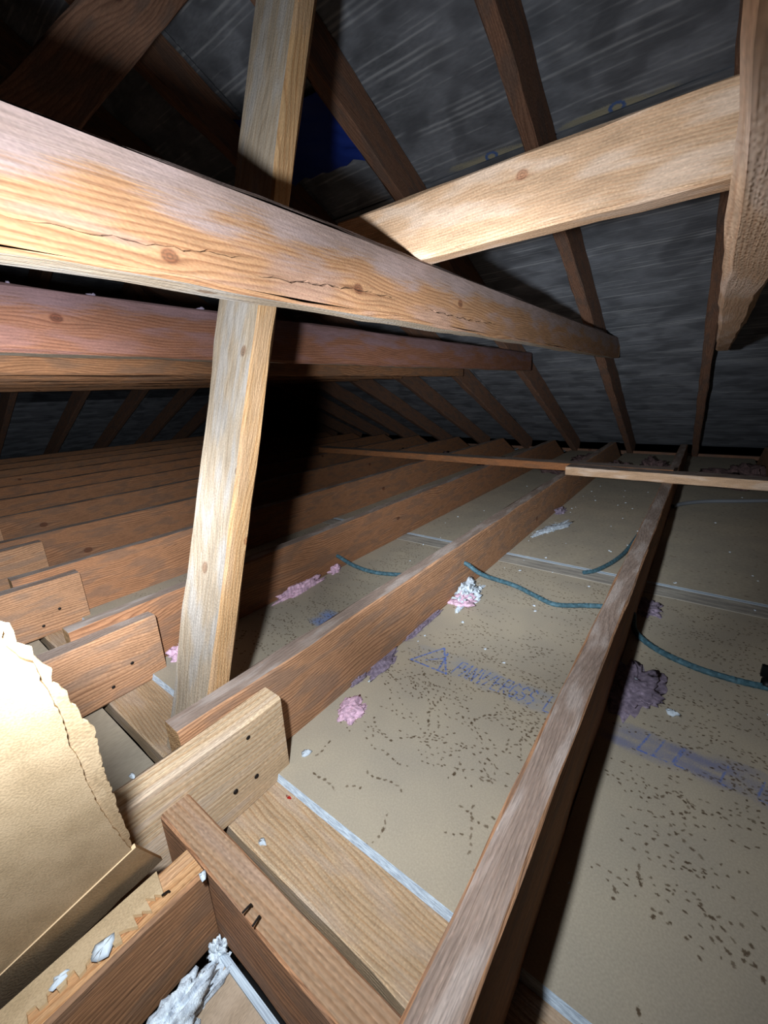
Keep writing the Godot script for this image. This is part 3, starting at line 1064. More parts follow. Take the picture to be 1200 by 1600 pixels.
func trusses() -> void:
	var nth := ["", "", "first", "second", "third", "fourth", "fifth", "sixth", "seventh", "eighth", "ninth", "tenth", "eleventh"]
	var perp := 0.11
	# common rafters of the front slope
	for k in range(-1, 12):
		var xc: float = rafter_x(k) - 0.019
		var ztop: float = minf(RIDGE_Z - 0.02, EAVE_Z + (xc - HIP_X) - 0.04)
		if ztop < EAVE_Z + 0.3:
			continue
		var sec: float = sqrt(1.0 + PITCH * PITCH)
		var drop: float = (perp / 2 + 0.001) * sec
		var a := Vector3(xc, EAVE_Y + PITCH * 0.0 - drop, EAVE_Z)
		var b := Vector3(xc, EAVE_Y + PITCH * (ztop - EAVE_Z) - drop, ztop)
		var label: String
		match k:
			-1: label = "dark rafter past the narrow one behind the overhead collar tie"
			0: label = "narrow brown rafter half hidden behind the collar tie overhead"
			1: label = "red-brown rafter carrying the long collar tie with the drying cracks"
			_: label = "dark brown rafter, %s beyond the cracked collar tie" % nth[k]
		var t := thing("rafter", label, "rafter", a, "rafters under the dark roof deck")
		mesh_node("board", timber(Vector3.ZERO, b - a, Vector3(0, 1, -PITCH).normalized(), 0.038, perp, M.rafter, null, M.end, {"jitter": 0.003}), t)
	# jack rafters of the hip slope at the far end
	for k in 11:
		var z: float = -2.84 + k * 0.415
		var xtop: float = HIP_X + minf(z - EAVE_Z, 2 * RIDGE_Z - EAVE_Z - z) - 0.05
		var sec: float = sqrt(1.0 + PITCH * PITCH)
		var drop: float = (perp / 2 + 0.001) * sec
		var a := Vector3(HIP_X, EAVE_Y - drop, z)
		var b := Vector3(xtop, EAVE_Y + PITCH * (xtop - HIP_X) - drop, z)
		var t := thing("jack_rafter", "black-brown jack rafter on the far sloping hip end", "rafter", a, "jack rafters of the far hip end")
		mesh_node("board", timber(Vector3.ZERO, b - a, Vector3(-PITCH, 1, 0).normalized(), 0.038, perp, M.rafter, null, M.end, {}), t)
	# hip rafter along the corner
	var ha := Vector3(HIP_X, EAVE_Y - 0.10, EAVE_Z)
	var hl: float = RIDGE_Z - EAVE_Z
	var hip := thing("hip_rafter", "dark hip rafter rising from the far corner of the eaves", "rafter", ha)
	mesh_node("board", timber(Vector3.ZERO, Vector3(hl, PITCH * hl, hl), Vector3.UP, 0.038, 0.14, M.rafter, null, M.end, {}), hip)
	# rafters of the back slope, behind the camera
	for k in range(-1, 3):
		var xc: float = rafter_x(k) - 0.019
		var a := Vector3(xc, EAVE_Y - 0.06, 2 * RIDGE_Z - EAVE_Z)
		var b := Vector3(xc, EAVE_Y + PITCH * (RIDGE_Z + 0.04 - EAVE_Z) - 0.10, RIDGE_Z + 0.04)
		var t := thing("back_rafter", "rafter of the slope behind the hatch", "rafter", a, "rafters behind the hatch")
		mesh_node("board", timber(Vector3.ZERO, b - a, Vector3(0, 1, PITCH).normalized(), 0.038, perp, M.rafter, null, M.end, {}), t)
	# collar ties
	var bottoms := [0.633, 0.647, 0.619, 0.612, 0.618, 0.622, 0.625, 0.62]
	for k in 8:
		var xc: float = -0.382 - 0.019 - STEP * (k - 1)
		if k == 0:
			xc = 0.012
		var yb: float = bottoms[k]
		var hh := 0.0915 if k > 0 else 0.104
		var zf: float = [-1.95, -2.40, -2.35, -2.36, -2.3, -2.35, -2.3, -2.35][k]
		var label: String
		match k:
			0: label = "pale rough collar tie overhead, its end hanging against the dark roof deck"
			1: label = "long orange-brown collar tie with drying cracks, in front of the post"
			2: label = "purplish-brown collar tie with one pale knot, behind the post"
			_: label = "brown collar tie, %s beyond the cracked one" % nth[k]
		var t := thing("collar_tie", label, "beam", Vector3(xc, yb, zf), "collar ties between the roof slopes")
		var sm: Material = M.collar
		if k == 0:
			sm = tint(M.brace, Color(0.96, 0.97, 1.0))
		elif k == 2:
			sm = tint(M.collar, Color(0.84, 0.76, 0.80))
		elif k > 2:
			sm = tint(M.joist, Color(0.9, 0.85, 0.8))
		# from the far end (0) towards the hatch and on over it to the other slope
		var opt := {"jitter": 0.0022, "ul": 3.0 if k in [1, 2] else 3.4, "vl": 0.3, "u": 0.1 + 0.5 * k, "v": 0.12, "ch": 0.005}
		if k in [1, 2]:
			opt["bottom"] = M.weathered
		var a := Vector3(0, hh / 2, 2.9 - zf)
		var b := Vector3(0, hh / 2, 0)
		if k == 1:
			# near end lies a little lower than the far end
			a.y -= 0.014
			b.y += 0.006
			var z0: float = 2.9
			opt["cracks"] = [
				[[z0 + 0.285, -0.027, 0.0], [z0 + 0.33, -0.026, 0.0011], [z0 + 0.40, -0.021, 0.0014], [z0 + 0.456, -0.018, 0.0008], [z0 + 0.52, -0.0175, 0.0011], [z0 + 0.545, -0.0175, 0.0], [z0 + 0.60, -0.022, 0.0], [z0 + 0.65, -0.023, 0.0013], [z0 + 0.76, -0.024, 0.0014], [z0 + 0.86, -0.022, 0.0012], [z0 + 0.95, -0.018, 0.0]],
				[[z0 + 0.09, -0.024, 0.0], [z0 + 0.125, -0.0235, 0.0005], [z0 + 0.17, -0.022, 0.0008], [z0 + 0.205, -0.0205, 0.0004], [z0 + 0.24, -0.017, 0.0010], [z0 + 0.295, -0.013, 0.0]],
			]
			opt["ch"] = 0.004
		var mesh := timber(a, b, Vector3.UP, 0.038, hh, sm, null, M.end, opt)
		mesh_node("board", mesh, t)
	# the leaning post, flat against the joist, passing behind the cracked collar tie
	var d := Vector3(0, 1, -0.31)
	var foot := Vector3(-0.566, 0.012, -0.377 + 0.31 * 0.534)
	var post := thing("leaning_post", "pale wooden post leaning from the joist up past the collar ties", "post", foot)
	mesh_node("board", timber(Vector3.ZERO, d * 1.40, Vector3(0, 0.31, 1).normalized(), 0.102, 0.034, tint(M.pale, Color(0.86, 0.79, 0.70)), M.post_face, M.end, {"u": 0.0, "v": 0.02, "ul": 1.8, "jitter": 0.002, "ch": 0.004}), post)
	# a steeper brace in the next truss
	var br := thing("diagonal_brace", "dark diagonal brace rising from the purplish collar tie to its rafter", "brace", Vector3(-0.90, 0.712, -0.165))
	var bd := Vector3(0, 1.0, -0.82).normalized()
	mesh_node("board", timber(bd * 0.0 + Vector3(0, 0.03, 0.05), bd * 0.86 + Vector3(0, 0.03, 0.05), Vector3(0, 0.82, 1).normalized(), 0.038, 0.089, M.rafter, null, M.end, {}), br)
	# the board lying on edge across the collar ties
	var lb := thing("cross_brace", "pale board on edge lying across the tops of the collar ties", "brace", Vector3(-0.55, 0.7385, -0.629))
	mesh_node("board", timber(Vector3(0, 0.0445, 0), Vector3(1.5, 0.0425, 0), Vector3.UP, 0.038, 0.089, M.brace, null, M.end, {"u": 0.3, "v": 0.0, "ul": 1.8, "ch": 0.004, "jitter": 0.0018}), lb)
	# a scrap of blue plastic caught between two rafters
	var tarp := tarp_mesh()
	var tp := mesh_node("plastic_scrap", tarp)
	tag(tp, "scrap of dark blue plastic sheet caught between two rafters", "plastic sheet")

func tarp_mesh() -> ArrayMesh:
	var st := SurfaceTool.new()
	st.begin(Mesh.PRIMITIVE_TRIANGLES)
	st.set_smooth_group(0)
	var n := noise(77, 7.0)
	var N := 14
	var corner := [Vector3(-1.225, 0, -0.93), Vector3(-0.87, 0, -1.00), Vector3(-0.87, 0, -1.17), Vector3(-1.215, 0, -1.145)]
	for side in 2:
		for i in N:
			for j in N:
				var q := []
				for c in [[0, 0], [1, 0], [1, 1], [0, 1]]:
					var s: float = float(i + c[0]) / N
					var t: float = float(j + c[1]) / N
					var p: Vector3 = corner[0].lerp(corner[1], s).lerp(corner[3].lerp(corner[2], s), t)
					p.y = roof_y(p.x, p.z) - 0.022 - 0.012 * (1.0 + n.get_noise_2d(s * 0.6, t * 0.6)) - (0.0012 if side == 1 else 0.0)
					q.append(p)
				for z in ([0, 1, 2, 0, 2, 3] if side == 1 else [0, 2, 1, 0, 3, 2]):
					st.add_vertex(q[z])
	st.generate_normals()
	var mesh := st.commit()
	mesh.surface_set_material(0, M.blue)
	return mesh

func hatch() -> void:
	# header across the hatch
	var hd := thing("hatch_header", "reddish board across the hatch with two bent nails standing in it", "board", Vector3(-0.439, -0.014, -0.1345))
	mesh_node("board", timber(Vector3(0, 0.05, 0), Vector3(0.329, 0.05, 0), Vector3.UP, 0.035, 0.10, tint(M.joist, Color(0.92, 0.90, 0.88)), tint(M.pale, Color(0.75, 0.70, 0.68)), M.end, {"u": 1.0, "v": 0.12, "seg": 0.03, "jitter": 0.001}), hd)
	for p in [[-0.276, -0.126, 0.0], [-0.262, -0.125, 0.2]]:
		var c := mesh_node("bent_nail", tube([Vector3(0, -0.004, 0), Vector3(0, 0.004, 0), Vector3(0.001, 0.007, 0.004), Vector3(0.001, 0.0075, 0.010)], 0.0011, M.nail, 6), hd)
		c.position = Vector3(p[0] + 0.439, 0.1, p[1] + 0.1345)
		c.rotation.y = p[2]
	# board along the side of the hatch
	var sd := thing("hatch_side_board", "brown board along the hatch with torn corrugated paper stuck on top", "board", Vector3(-0.36, -0.014, -0.116))
	mesh_node("board", timber(Vector3(0, 0.05, 0), Vector3(0, 0.05, 0.62), Vector3.UP, 0.038, 0.10, tint(M.joist, Color(0.92, 0.90, 0.86)), tint(M.pale, Color(0.90, 0.80, 0.70)), M.end, {"u": 0.6, "v": 0.2, "seg": 0.03, "jitter": 0.001}), sd)
	var zig := PackedVector2Array()
	zig.append(Vector2(0.0185, 0.03))
	zig.append(Vector2(0.0185, 0.60))
	var s := 0.60
	var flip := false
	while s > 0.04:
		zig.append(Vector2(-0.010 + (0.006 if flip else 0.0) + 0.004 * sin(s * 60.0) + 0.012 * maxf(0.0, 0.10 - s) / 0.10, s))
		zig.append(Vector2(-0.010 + (0.006 if flip else 0.0) + 0.004 * sin(s * 60.0 + 0.4), s - 0.0055))
		flip = not flip
		s -= 0.0065
	for k in zig.size():
		zig[k] = Vector2(-zig[k].x, zig[k].y)
	mesh_node("torn_paper", sheet(zig, Vector3(0, 0.1025, 0), Vector3(1, 0, 0), Vector3(0, 0, 1), 0.004, tint(M.card, Color(0.66, 0.57, 0.45)), M.card_edge, 4.0), sd)
	var cl := mesh_node("bent_nail", tube([Vector3(0, -0.003, 0), Vector3(0.0, 0.003, 0.001), Vector3(0.001, 0.006, 0.007)], 0.0011, M.nail, 6), sd)
	cl.position = Vector3(0.008, 0.1, 0.03)
	# far side of the hatch, out of the frame
	var hb := thing("hatch_header", "board closing the side of the hatch away from the wall plate", "board", Vector3(-0.439, -0.014, 0.53))
	mesh_node("board", timber(Vector3(0, 0.05, 0), Vector3(0.33, 0.05, 0), Vector3.UP, 0.035, 0.10, M.joist, M.joist, M.end, {}), hb)
	# the lid in the opening
	var lid := thing("access_hatch", "grey-brown hatch lid with white edges, lying in the opening", "hatch lid", Vector3(-0.22, -0.026, 0.2))
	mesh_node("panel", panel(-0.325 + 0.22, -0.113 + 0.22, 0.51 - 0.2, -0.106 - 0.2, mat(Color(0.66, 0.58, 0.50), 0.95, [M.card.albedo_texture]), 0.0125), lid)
	mesh_node("white_edge", box_mesh(Vector3(0.212, 0.004, 0.007), M.gypsum), lid).position = Vector3(0.002, 0.014, -0.309)
	mesh_node("white_edge", box_mesh(Vector3(0.004, 0.004, 0.60), M.gypsum), lid).position = Vector3(-0.106, 0.014, 0.0)
	# black board added under the gap, standing in for the dark below
	var dn := setting("added_backing_1")
	mesh_node("added_dark_board", box_mesh(Vector3(0.5, 0.02, 0.9), M.black), dn).position = Vector3(-0.25, -0.12, 0.2)
	# a scrap of red paper at the drywall edge
	var rd := mesh_node("red_scrap", chip(Vector2(0.007, 0.003), 5, M.red))
	rd.position = Vector3(-0.405, -0.014, -0.266)
	tag(rd, "tiny red scrap at the white drywall edge", "scrap")

func cardboard() -> void:
	var ux := Vector3(-0.16226756, -0.09014864, 0.9826202)
	var uy := Vector3(0.32478977, 0.93544836, 0.13945596)
	var o := Vector3(-0.385, 0.106, -0.08)
	var outer := [[0.0039, 0.3589], [0.0014, 0.3547], [0.0016, 0.3403], [-0.0025, 0.3332], [-0.0018, 0.3223], [-0.0047, 0.3107], [-0.0036, 0.3003], [-0.0058, 0.2901], [-0.0072, 0.2655], [-0.0066, 0.2538], [-0.0108, 0.2431], [-0.0089, 0.2239], [-0.006, 0.1997], [-0.004, 0.1769], [-0.0038, 0.155], [-0.0008, 0.1105], [-0.0001, 0.0763], [0.0026, 0.0427]]
	var inner := [[0.0057, 0.3529], [0.0061, 0.3429], [0.0037, 0.3328], [0.003, 0.3294], [-0.0009, 0.3231], [0.001, 0.3097], [0.0008, 0.2954], [0.0007, 0.2669], [0.0046, 0.2371], [0.0039, 0.2248], [0.0061, 0.1875], [0.0075, 0.1497], [0.0067, 0.1045], [0.0036, 0.0433]]
	var t := thing("cardboard_box", "torn brown cardboard box side standing beside the hatch", "cardboard", o)
	var r := RandomNumberGenerator.new()
	r.seed = 8
	var mk := func(src: Array, top: Array, jag: float) -> PackedVector2Array:
		var out := PackedVector2Array()
		for q in top:
			out.append(Vector2(q[0], q[1]))
		for k in src.size() - 1:
			var a := Vector2(src[k][0], src[k][1])
			var b := Vector2(src[k + 1][0], src[k + 1][1])
			var n := maxi(2, int(a.distance_to(b) / 0.004))
			for s in n:
				out.append(a.lerp(b, float(s) / n) + Vector2(r.randf_range(-jag, jag), 0.0))
		out.append(Vector2(src[src.size() - 1][0], src[src.size() - 1][1]))
		out.append(Vector2(0.12, -0.004))
		out.append(Vector2(0.26, -0.06))
		return out
	var po: PackedVector2Array = mk.call(outer, [[0.016, 0.40], [-0.004, 0.398]], 0.0009)
	po.resize(po.size() - 2)
	po.append(Vector2(0.016, 0.037))
	var nrm := ux.cross(uy).normalized()
	if nrm.x < 0.0:
		nrm = -nrm
	mesh_node("liner", sheet(po, -nrm * 0.0022, ux, uy, 0.0018, M.card_inner, M.card_edge, 4.0), t)
	# the panel itself: from its torn edge it bends away towards the far side of the box
	var NS := 90
	var NT := 26
	var g := []
	for a_ in NS + 1:
		var s_ := float(a_) / NS
		var v0: float = lerpf(0.0433, 0.385, s_)
		var ue := 0.004
		for k in inner.size() - 1:
			if v0 <= inner[k][1] and v0 >= inner[k + 1][1]:
				ue = lerpf(inner[k + 1][0], inner[k][0], (v0 - inner[k + 1][1]) / maxf(1e-5, inner[k][1] - inner[k + 1][1]))
		ue += r.randf_range(-0.0006, 0.0006)
		var row := []
		for b_ in NT + 1:
			var u: float = lerpf(ue, 0.26, pow(float(b_) / NT, 1.4))
			var v: float = v0 - 0.40 * maxf(0.0, u) * (1.0 - s_)
			var d: float = 0.25 * minf(maxf(0.0, u), 0.11) * v
			row.append([ux * u + uy * v - nrm * d + nrm * 0.001, Vector2(u, v) * 4.0])
		g.append(row)
	var sp := SurfaceTool.new()
	sp.begin(Mesh.PRIMITIVE_TRIANGLES)
	sp.set_smooth_group(0)
	for side in 2:
		var off := nrm * (0.0 if side == 0 else -0.0026)
		for a_ in NS:
			for b_ in NT:
				var q := [g[a_][b_], g[a_][b_ + 1], g[a_ + 1][b_ + 1], g[a_ + 1][b_]]
				var cr: Vector3 = (q[2][0] - q[0][0]).cross(q[3][0] - q[1][0])
				var want := nrm if side == 0 else -nrm
				var ord := [0, 1, 2, 0, 2, 3] if cr.dot(want) < 0.0 else [0, 2, 1, 0, 3, 2]
				for z in ord:
					sp.set_uv(q[z][1])
					sp.add_vertex(q[z][0] + off)
	sp.generate_normals()
	sp.generate_tangents()
	var pm := sp.commit()
	pm.surface_set_material(0, M.card)
	var se := SurfaceTool.new()
	se.begin(Mesh.PRIMITIVE_TRIANGLES)
	for a_ in NS:
		var e0: Vector3 = g[a_][0][0]
		var e1: Vector3 = g[a_ + 1][0][0]
		quad(se, e0, e1, e1 - nrm * 0.0026, e0 - nrm * 0.0026, -ux)
	for b_ in NT:
		var e0: Vector3 = g[NS][b_][0]
		var e1: Vector3 = g[NS][b_ + 1][0]
		quad(se, e0, e1, e1 - nrm * 0.0026, e0 - nrm * 0.0026, uy)
	se.commit(pm)
	pm.surface_set_material(1, M.card_edge)
	mesh_node("panel", pm, t)
	# folded strip below the crease
	var A := ux * 0.0 + uy * 0.044
	var B := ux * 0.26 - uy * 0.06
	var low := [Vector3(-0.405, 0.066, -0.100) - o, Vector3(-0.388, 0.060, 0.24) - o]
	var st := SurfaceTool.new()
	st.begin(Mesh.PRIMITIVE_TRIANGLES)
	var N := 24
	var nn := noise(3, 9.0)
	for k in N:
		var s0 := float(k) / N
		var s1 := float(k + 1) / N
		var a0 := A.lerp(B, s0) + nrm * 0.002
		var a1 := A.lerp(B, s1) + nrm * 0.002
		var b0: Vector3 = low[0].lerp(low[1], s0) + Vector3(0.0015 * nn.get_noise_1d(s0), 0, 0)
		var b1: Vector3 = low[0].lerp(low[1], s1) + Vector3(0.0015 * nn.get_noise_1d(s1), 0, 0)
		var fn: Vector3 = (low[0] - A).cross(B - A).normalized()
		if fn.x < 0.0:
			fn = -fn
		quad(st, a0, a1, b1, b0, fn, Vector2(s0, 0), Vector2(s1, 0), Vector2(s1, 0.2), Vector2(s0, 0.2))
		var off := fn * -0.004
		quad(st, a0 + off, a1 + off, b1 + off, b0 + off, -fn, Vector2(s0, 0), Vector2(s1, 0), Vector2(s1, 0.2), Vector2(s0, 0.2))
		quad(st, b0, b1, b1 + off, b0 + off, Vector3.DOWN)
		quad(st, a0, a1, a1 + off, a0 + off, Vector3.UP)
		if k == 0:
			quad(st, a0, b0, b0 + off, a0 + off, Vector3.FORWARD)
	st.generate_tangents()
	var mesh := st.commit()
	mesh.surface_set_material(0, M.card)
	mesh_node("folded_strip", mesh, t)

func cables() -> void:
	var g := "green-grey cables through the joists"
	var r := 0.006
	var c1 := mesh_node("cable", tube([Vector3(-0.490, 0.080, -0.965), Vector3(-0.470, 0.076, -0.968), Vector3(-0.43, 0.050, -0.98), Vector3(-0.36, 0.016, -1.03), Vector3(-0.30, 0.007, -1.02), Vector3(-0.24, 0.007, -1.0), Vector3(-0.17, 0.009, -1.035), Vector3(-0.11, 0.018, -1.045)], r, M.cable, 10, 0.05))
	tag(c1, "green-grey cable looping from the post's joist to the coarse-grained joist", "cable", g)
	var c2 := mesh_node("cable", tube([Vector3(-0.895, 0.045, -0.877), Vector3(-0.875, 0.042, -0.878), Vector3(-0.82, 0.022, -0.885), Vector3(-0.75, 0.008, -0.905), Vector3(-0.66, 0.008, -0.94), Vector3(-0.52, 0.03, -0.96)], r, M.cable, 10, 0.05))
	tag(c2, "green-grey cable in the bay behind the post's joist", "cable", g)
	var c3 := mesh_node("cable", tube([Vector3(-0.072, 0.03, -1.01), Vector3(-0.060, 0.012, -0.965), Vector3(-0.02, 0.007, -0.925), Vector3(0.04, 0.007, -0.898), Vector3(0.10, 0.007, -0.892), Vector3(0.16, 0.007, -0.90), Vector3(0.24, 0.007, -0.92), Vector3(0.296, 0.03, -0.93)], r, M.cable, 10, 0.05))
	tag(c3, "green-grey cable running to the black clip", "cable", g)
	var c4 := mesh_node("cable", tube([Vector3(-0.226, 0.007, -1.235), Vector3(-0.20, 0.007, -1.27), Vector3(-0.17, 0.008, -1.36), Vector3(-0.150, 0.010, -1.47), Vector3(-0.136, 0.02, -1.62), Vector3(-0.122, 0.04, -1.80)], r, M.cable, 10, 0.05))
	tag(c4, "short green-grey cable hugging the coarse-grained joist past the drywall joint", "cable", g)
	var c5 := mesh_node("cable", tube([Vector3(-0.064, 0.012, -2.13), Vector3(-0.02, 0.010, -2.22), Vector3(0.06, 0.008, -2.31), Vector3(0.17, 0.009, -2.37), Vector3(0.29, 0.012, -2.43)], 0.008, M.cable_grey, 10, 0.0))
	tag(c5, "dull grey cable under the pale stiffening board", "cable")
	# clip
	var cl := thing("cable_clip", "small black clip over the cable", "clip", Vector3(0.150, 0.0, -0.915))
	mesh_node("strap", lathe([Vector2(0.0085, -0.008), Vector2(0.011, -0.008), Vector2(0.0115, 0.0), Vector2(0.011, 0.008), Vector2(0.0085, 0.008)], M.black, 14), cl).rotation = Vector3(0, 0, PI / 2)
	cl.get_child(0).position = Vector3(0.004, 0.009, 0.01)
	mesh_node("tab", box_mesh(Vector3(0.012, 0.022, 0.008), M.black), cl).position = Vector3(0, 0.026, -0.006)

func put_tuft(called: String, label: String, at: Vector3, size: Vector3, m: Material, sd: int, turn := 0.0, rough := 0.45, group := "glass wool along the joists", fibres := 70) -> void:
	var t := mesh_node(called, tuft(size, sd, m, rough, fibres))
	t.position = at
	t.rotation.y = turn
	tag(t, label, "insulation", group)

func insulation() -> void:
	var W := "wool_tuft"
	put_tuft(W, "pink wool tuft lying free in front of the blue triangle print", Vector3(-0.434, 0, -0.437), Vector3(0.026, 0.009, 0.034), M.wool_pink, 1, 0.3, 0.35)
	put_tuft(W, "pink and white wool heap under the cable hole of the post's joist", Vector3(-0.452, 0, -0.935), Vector3(0.030, 0.030, 0.075), M.wool_white, 2, 0.1, 0.6)
	put_tuft(W, "pink wool below the white heap by the cable hole", Vector3(-0.448, 0, -0.895), Vector3(0.034, 0.018, 0.040), M.wool_pink, 3, 0.1, 0.6)
	put_tuft(W, "flat mauve wool mat against the post's joist", Vector3(-0.468, 0, -0.575), Vector3(0.020, 0.005, 0.055), M.wool_mauve, 4, 0.05, 0.5)
	put_tuft(W, "pinkish wool wisp tucked under the post's joist", Vector3(-0.478, 0, -0.505), Vector3(0.010, 0.008, 0.030), M.wool_mauve, 5, 0.0, 0.5)
	put_tuft(W, "thin grey wool line under the post's joist near the cable hole", Vector3(-0.474, 0, -0.74), Vector3(0.010, 0.008, 0.085), M.wool_mauve, 6, 0.0, 0.5)
	put_tuft(W, "long pink wool roll along the joist behind the post", Vector3(-0.874, 0, -0.70), Vector3(0.020, 0.022, 0.085), M.wool_pink, 7, 0.0, 0.6)
	put_tuft(W, "small pink wool tuft beside the cable behind the post", Vector3(-0.876, 0, -0.855), Vector3(0.012, 0.022, 0.026), M.wool_pink, 8, 0.0, 0.5)
	put_tuft(W, "lilac wool lump at the shadowed lapped joist end", Vector3(-0.862, 0, -0.345), Vector3(0.026, 0.024, 0.026), M.wool_pink, 9, 0.4, 0.5)
	put_tuft(W, "large dusty mauve wool mat in the shade of the coarse-grained joist", Vector3(-0.040, 0, -0.78), Vector3(0.052, 0.008, 0.085), M.wool_mauve, 10, 0.0, 0.5)
	put_tuft(W, "grey wool lump near the drywall joint by the coarse-grained joist", Vector3(-0.050, 0, -1.12), Vector3(0.032, 0.009, 0.050), M.wool_mauve, 11, 0.0, 0.5)
	put_tuft(W, "pale wool smear in the far bay by the drywall joint", Vector3(-0.42, 0, -1.62), Vector3(0.028, 0.005, 0.12), M.wool_white, 12, -0.25, 0.6)
	put_tuft(W, "brownish wool lump by the stiffening boards", Vector3(-0.46, 0, -1.86), Vector3(0.025, 0.018, 0.05), M.wool_mauve, 13, 0.0, 0.6)
	# wool in the hatch
	put_tuft(W, "big white wool wad stuffed along the hatch side board", Vector3(-0.314, -0.0135, -0.052), Vector3(0.018, 0.030, 0.060), M.wool_white, 14, 0.0, 0.5, "wool in the hatch", 0)
	put_tuft(W, "white wool wisp in the corner of the hatch boards", Vector3(-0.33, -0.0135, -0.108), Vector3(0.010, 0.016, 0.010), M.wool_white, 15, 0.0, 0.5, "wool in the hatch")
	# eaves
	var n := 0
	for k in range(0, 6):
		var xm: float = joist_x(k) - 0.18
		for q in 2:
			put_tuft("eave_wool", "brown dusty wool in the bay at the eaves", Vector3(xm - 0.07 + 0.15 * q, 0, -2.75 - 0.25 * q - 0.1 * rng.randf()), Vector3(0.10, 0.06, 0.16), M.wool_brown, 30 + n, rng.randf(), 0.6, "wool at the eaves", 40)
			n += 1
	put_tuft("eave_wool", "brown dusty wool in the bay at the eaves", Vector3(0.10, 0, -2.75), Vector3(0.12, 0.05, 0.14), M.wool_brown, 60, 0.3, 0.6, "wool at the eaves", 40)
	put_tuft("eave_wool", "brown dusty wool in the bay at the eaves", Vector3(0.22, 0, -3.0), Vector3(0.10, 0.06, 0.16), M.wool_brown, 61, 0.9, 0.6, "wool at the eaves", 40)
	# chips of white wool
	var chips := [
		[Vector3(0.023, 0, -0.742), Vector2(0.013, 0.010), "white crumpled wool chip on the drywall beside the mauve mat"],
		[Vector3(-0.432, 0, -0.325), Vector2(0.008, 0.012), "white wool chip at the nailed joist end"],
		[Vector3(-0.476, 0.126, -0.11), Vector2(0.006, 0.003), "white fleck on top of the nailed joist end"],
		[Vector3(-0.385, -0.014, -0.205), Vector2(0.008, 0.006), "white wool pellet on the wall plate"],
		[Vector3(-0.354, 0.089, -0.03), Vector2(0.010, 0.014), "white wool flake on the torn corrugated paper"],
		[Vector3(-0.337, 0.088, -0.112), Vector2(0.006, 0.005), "white wool wisp where the hatch boards meet"],
		[Vector3(-0.362, 0.089, 0.0), Vector2(0.006, 0.009), "white wool speck further along the torn corrugated paper"],
		[Vector3(-0.04, 0.0, -0.80), Vector2(0.012, 0.010), "white wool chip on the dusty mauve mat"],
	]
	for c in chips:
		var o := mesh_node("wool_chip", chip(c[1], int(c[0].z * -1000) + 7, M.wool_white))
		o.position = c[0] + (Vector3(0, 0.006, 0) if c[0].z == -0.80 else Vector3.ZERO)
		tag(o, c[2], "wool chip", "white wool chips")
	for k in 22:
		var o2 := mesh_node("wool_chip", chip(Vector2(rng.randf_range(0.006, 0.012), rng.randf_range(0.004, 0.010)), 500 + k, M.wool_white))
		var zz: float = -0.86 - rng.randf() * 0.13
		o2.position = Vector3(-0.468 + rng.randf() * 0.045, 0.004 + rng.randf() * 0.022, zz)
		o2.rotation = Vector3(rng.randf_range(-0.5, 0.5), rng.randf() * TAU, rng.randf_range(-0.5, 0.5))
		tag(o2, "white wool chip in the heap under the cable hole", "wool chip", "white chips of the heap under the cable hole")
	for k in 6:
		var o3 := mesh_node("wool_chip", chip(Vector2(rng.randf_range(0.003, 0.011), rng.randf_range(0.003, 0.009)), 600 + k, M.wool_mauve))
		o3.rotation.y = rng.randf() * TAU
		o3.position = Vector3(-0.803, 0.7105, -0.09 - pow(rng.randf(), 1.3) * 0.45)
		tag(o3, "pale wool chip on top of the purplish collar tie", "wool chip", "wool chips on the purplish collar tie")
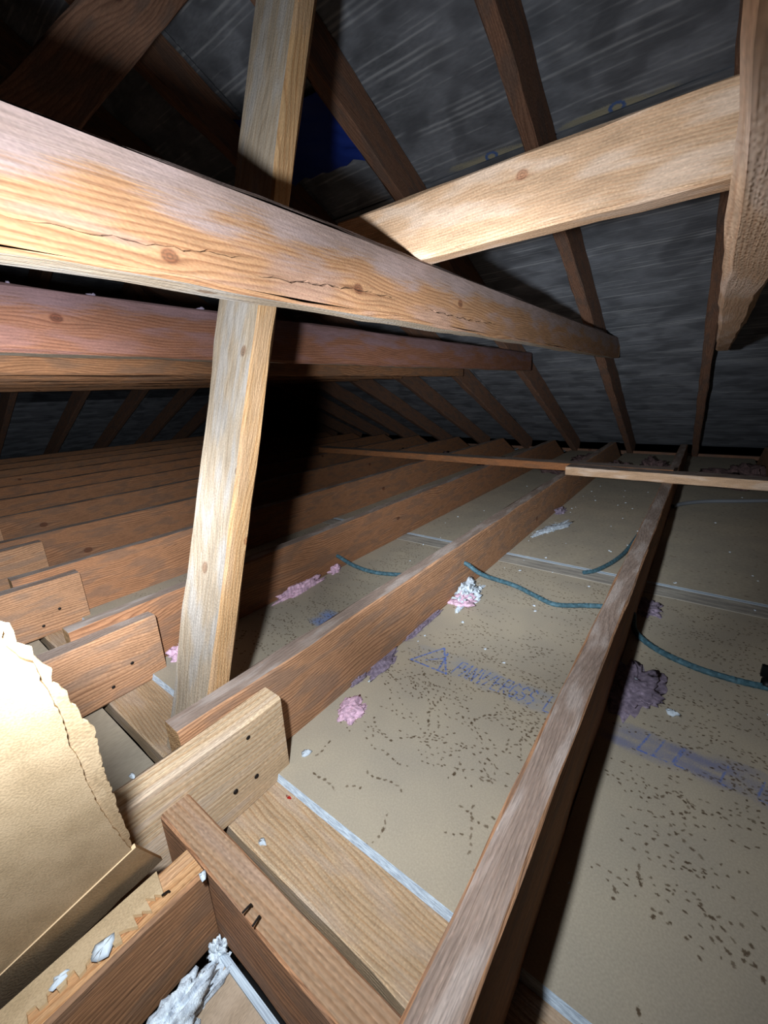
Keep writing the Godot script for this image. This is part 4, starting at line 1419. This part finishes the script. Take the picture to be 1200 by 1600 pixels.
	for k in 70:
		var bay: int = [-1, 0, 0, 0, 1][k % 5]
		var xl: float = joist_x(bay + 1) + 0.05
		var p := Vector3(xl + rng.randf() * 0.34, 0, -0.3 - pow(rng.randf(), 0.7) * 2.2)
		var s := rng.randf_range(0.002, 0.0055)
		var o := mesh_node("wool_fleck", chip(Vector2(s, s * rng.randf_range(0.5, 1.0)), 200 + k, M.wool_white))
		o.position = p
		o.rotation.y = rng.randf() * TAU
		tag(o, "tiny white wool fleck scattered on the drywall", "wool chip", "tiny wool flecks on the drywall")

func lamp_body() -> void:
	# the clamp lamp: jaw on the collar tie overhead, a bent arm, a shade with a glowing disc
	var t := thing("clamp_torch", "small clamp torch fixed to the collar tie overhead", "lamp", Vector3(0.012, 0.633, 0.06))
	var steel := mat(Color(0.5, 0.5, 0.52), 0.4)
	steel.metallic = 0.8
	mesh_node("jaw", box_mesh(Vector3(0.006, 0.05, 0.03), steel), t).position = Vector3(-0.0225, 0.015, 0)
	mesh_node("jaw", box_mesh(Vector3(0.006, 0.05, 0.03), steel), t).position = Vector3(0.0225, 0.015, 0)
	mesh_node("bridge", box_mesh(Vector3(0.051, 0.006, 0.03), steel), t).position = Vector3(0, -0.006, 0)
	var back := Vector3(0.331, 0.264, 1.0).normalized()
	var head := LAMP - Vector3(0.012, 0.633, 0.06)
	mesh_node("arm", tube([Vector3(0, -0.008, 0), Vector3(-0.03, -0.03, 0.01), head + back * 0.06 + Vector3(0, 0.02, 0), head + back * 0.045], 0.004, steel, 8), t)
	var shade := mesh_node("shade", lathe([Vector2(0.026, 0.006), Vector2(0.024, 0.022), Vector2(0.016, 0.040), Vector2(0.006, 0.050), Vector2(0.0, 0.051)], M.black, 24), t)
	shade.position = head
	shade.quaternion = Quaternion(Vector3.UP, back)
	var glow := StandardMaterial3D.new()
	glow.albedo_color = Color(1, 1, 1)
	glow.emission_enabled = true
	glow.emission = Color(1, 0.98, 0.95)
	glow.emission_energy_multiplier = 1.5
	var disc := mesh_node("glowing_disc", lathe([Vector2(0.0, 0.009), Vector2(0.022, 0.009), Vector2(0.022, 0.012), Vector2(0.0, 0.012)], glow, 24), t)
	disc.position = head
	disc.quaternion = Quaternion(Vector3.UP, back)
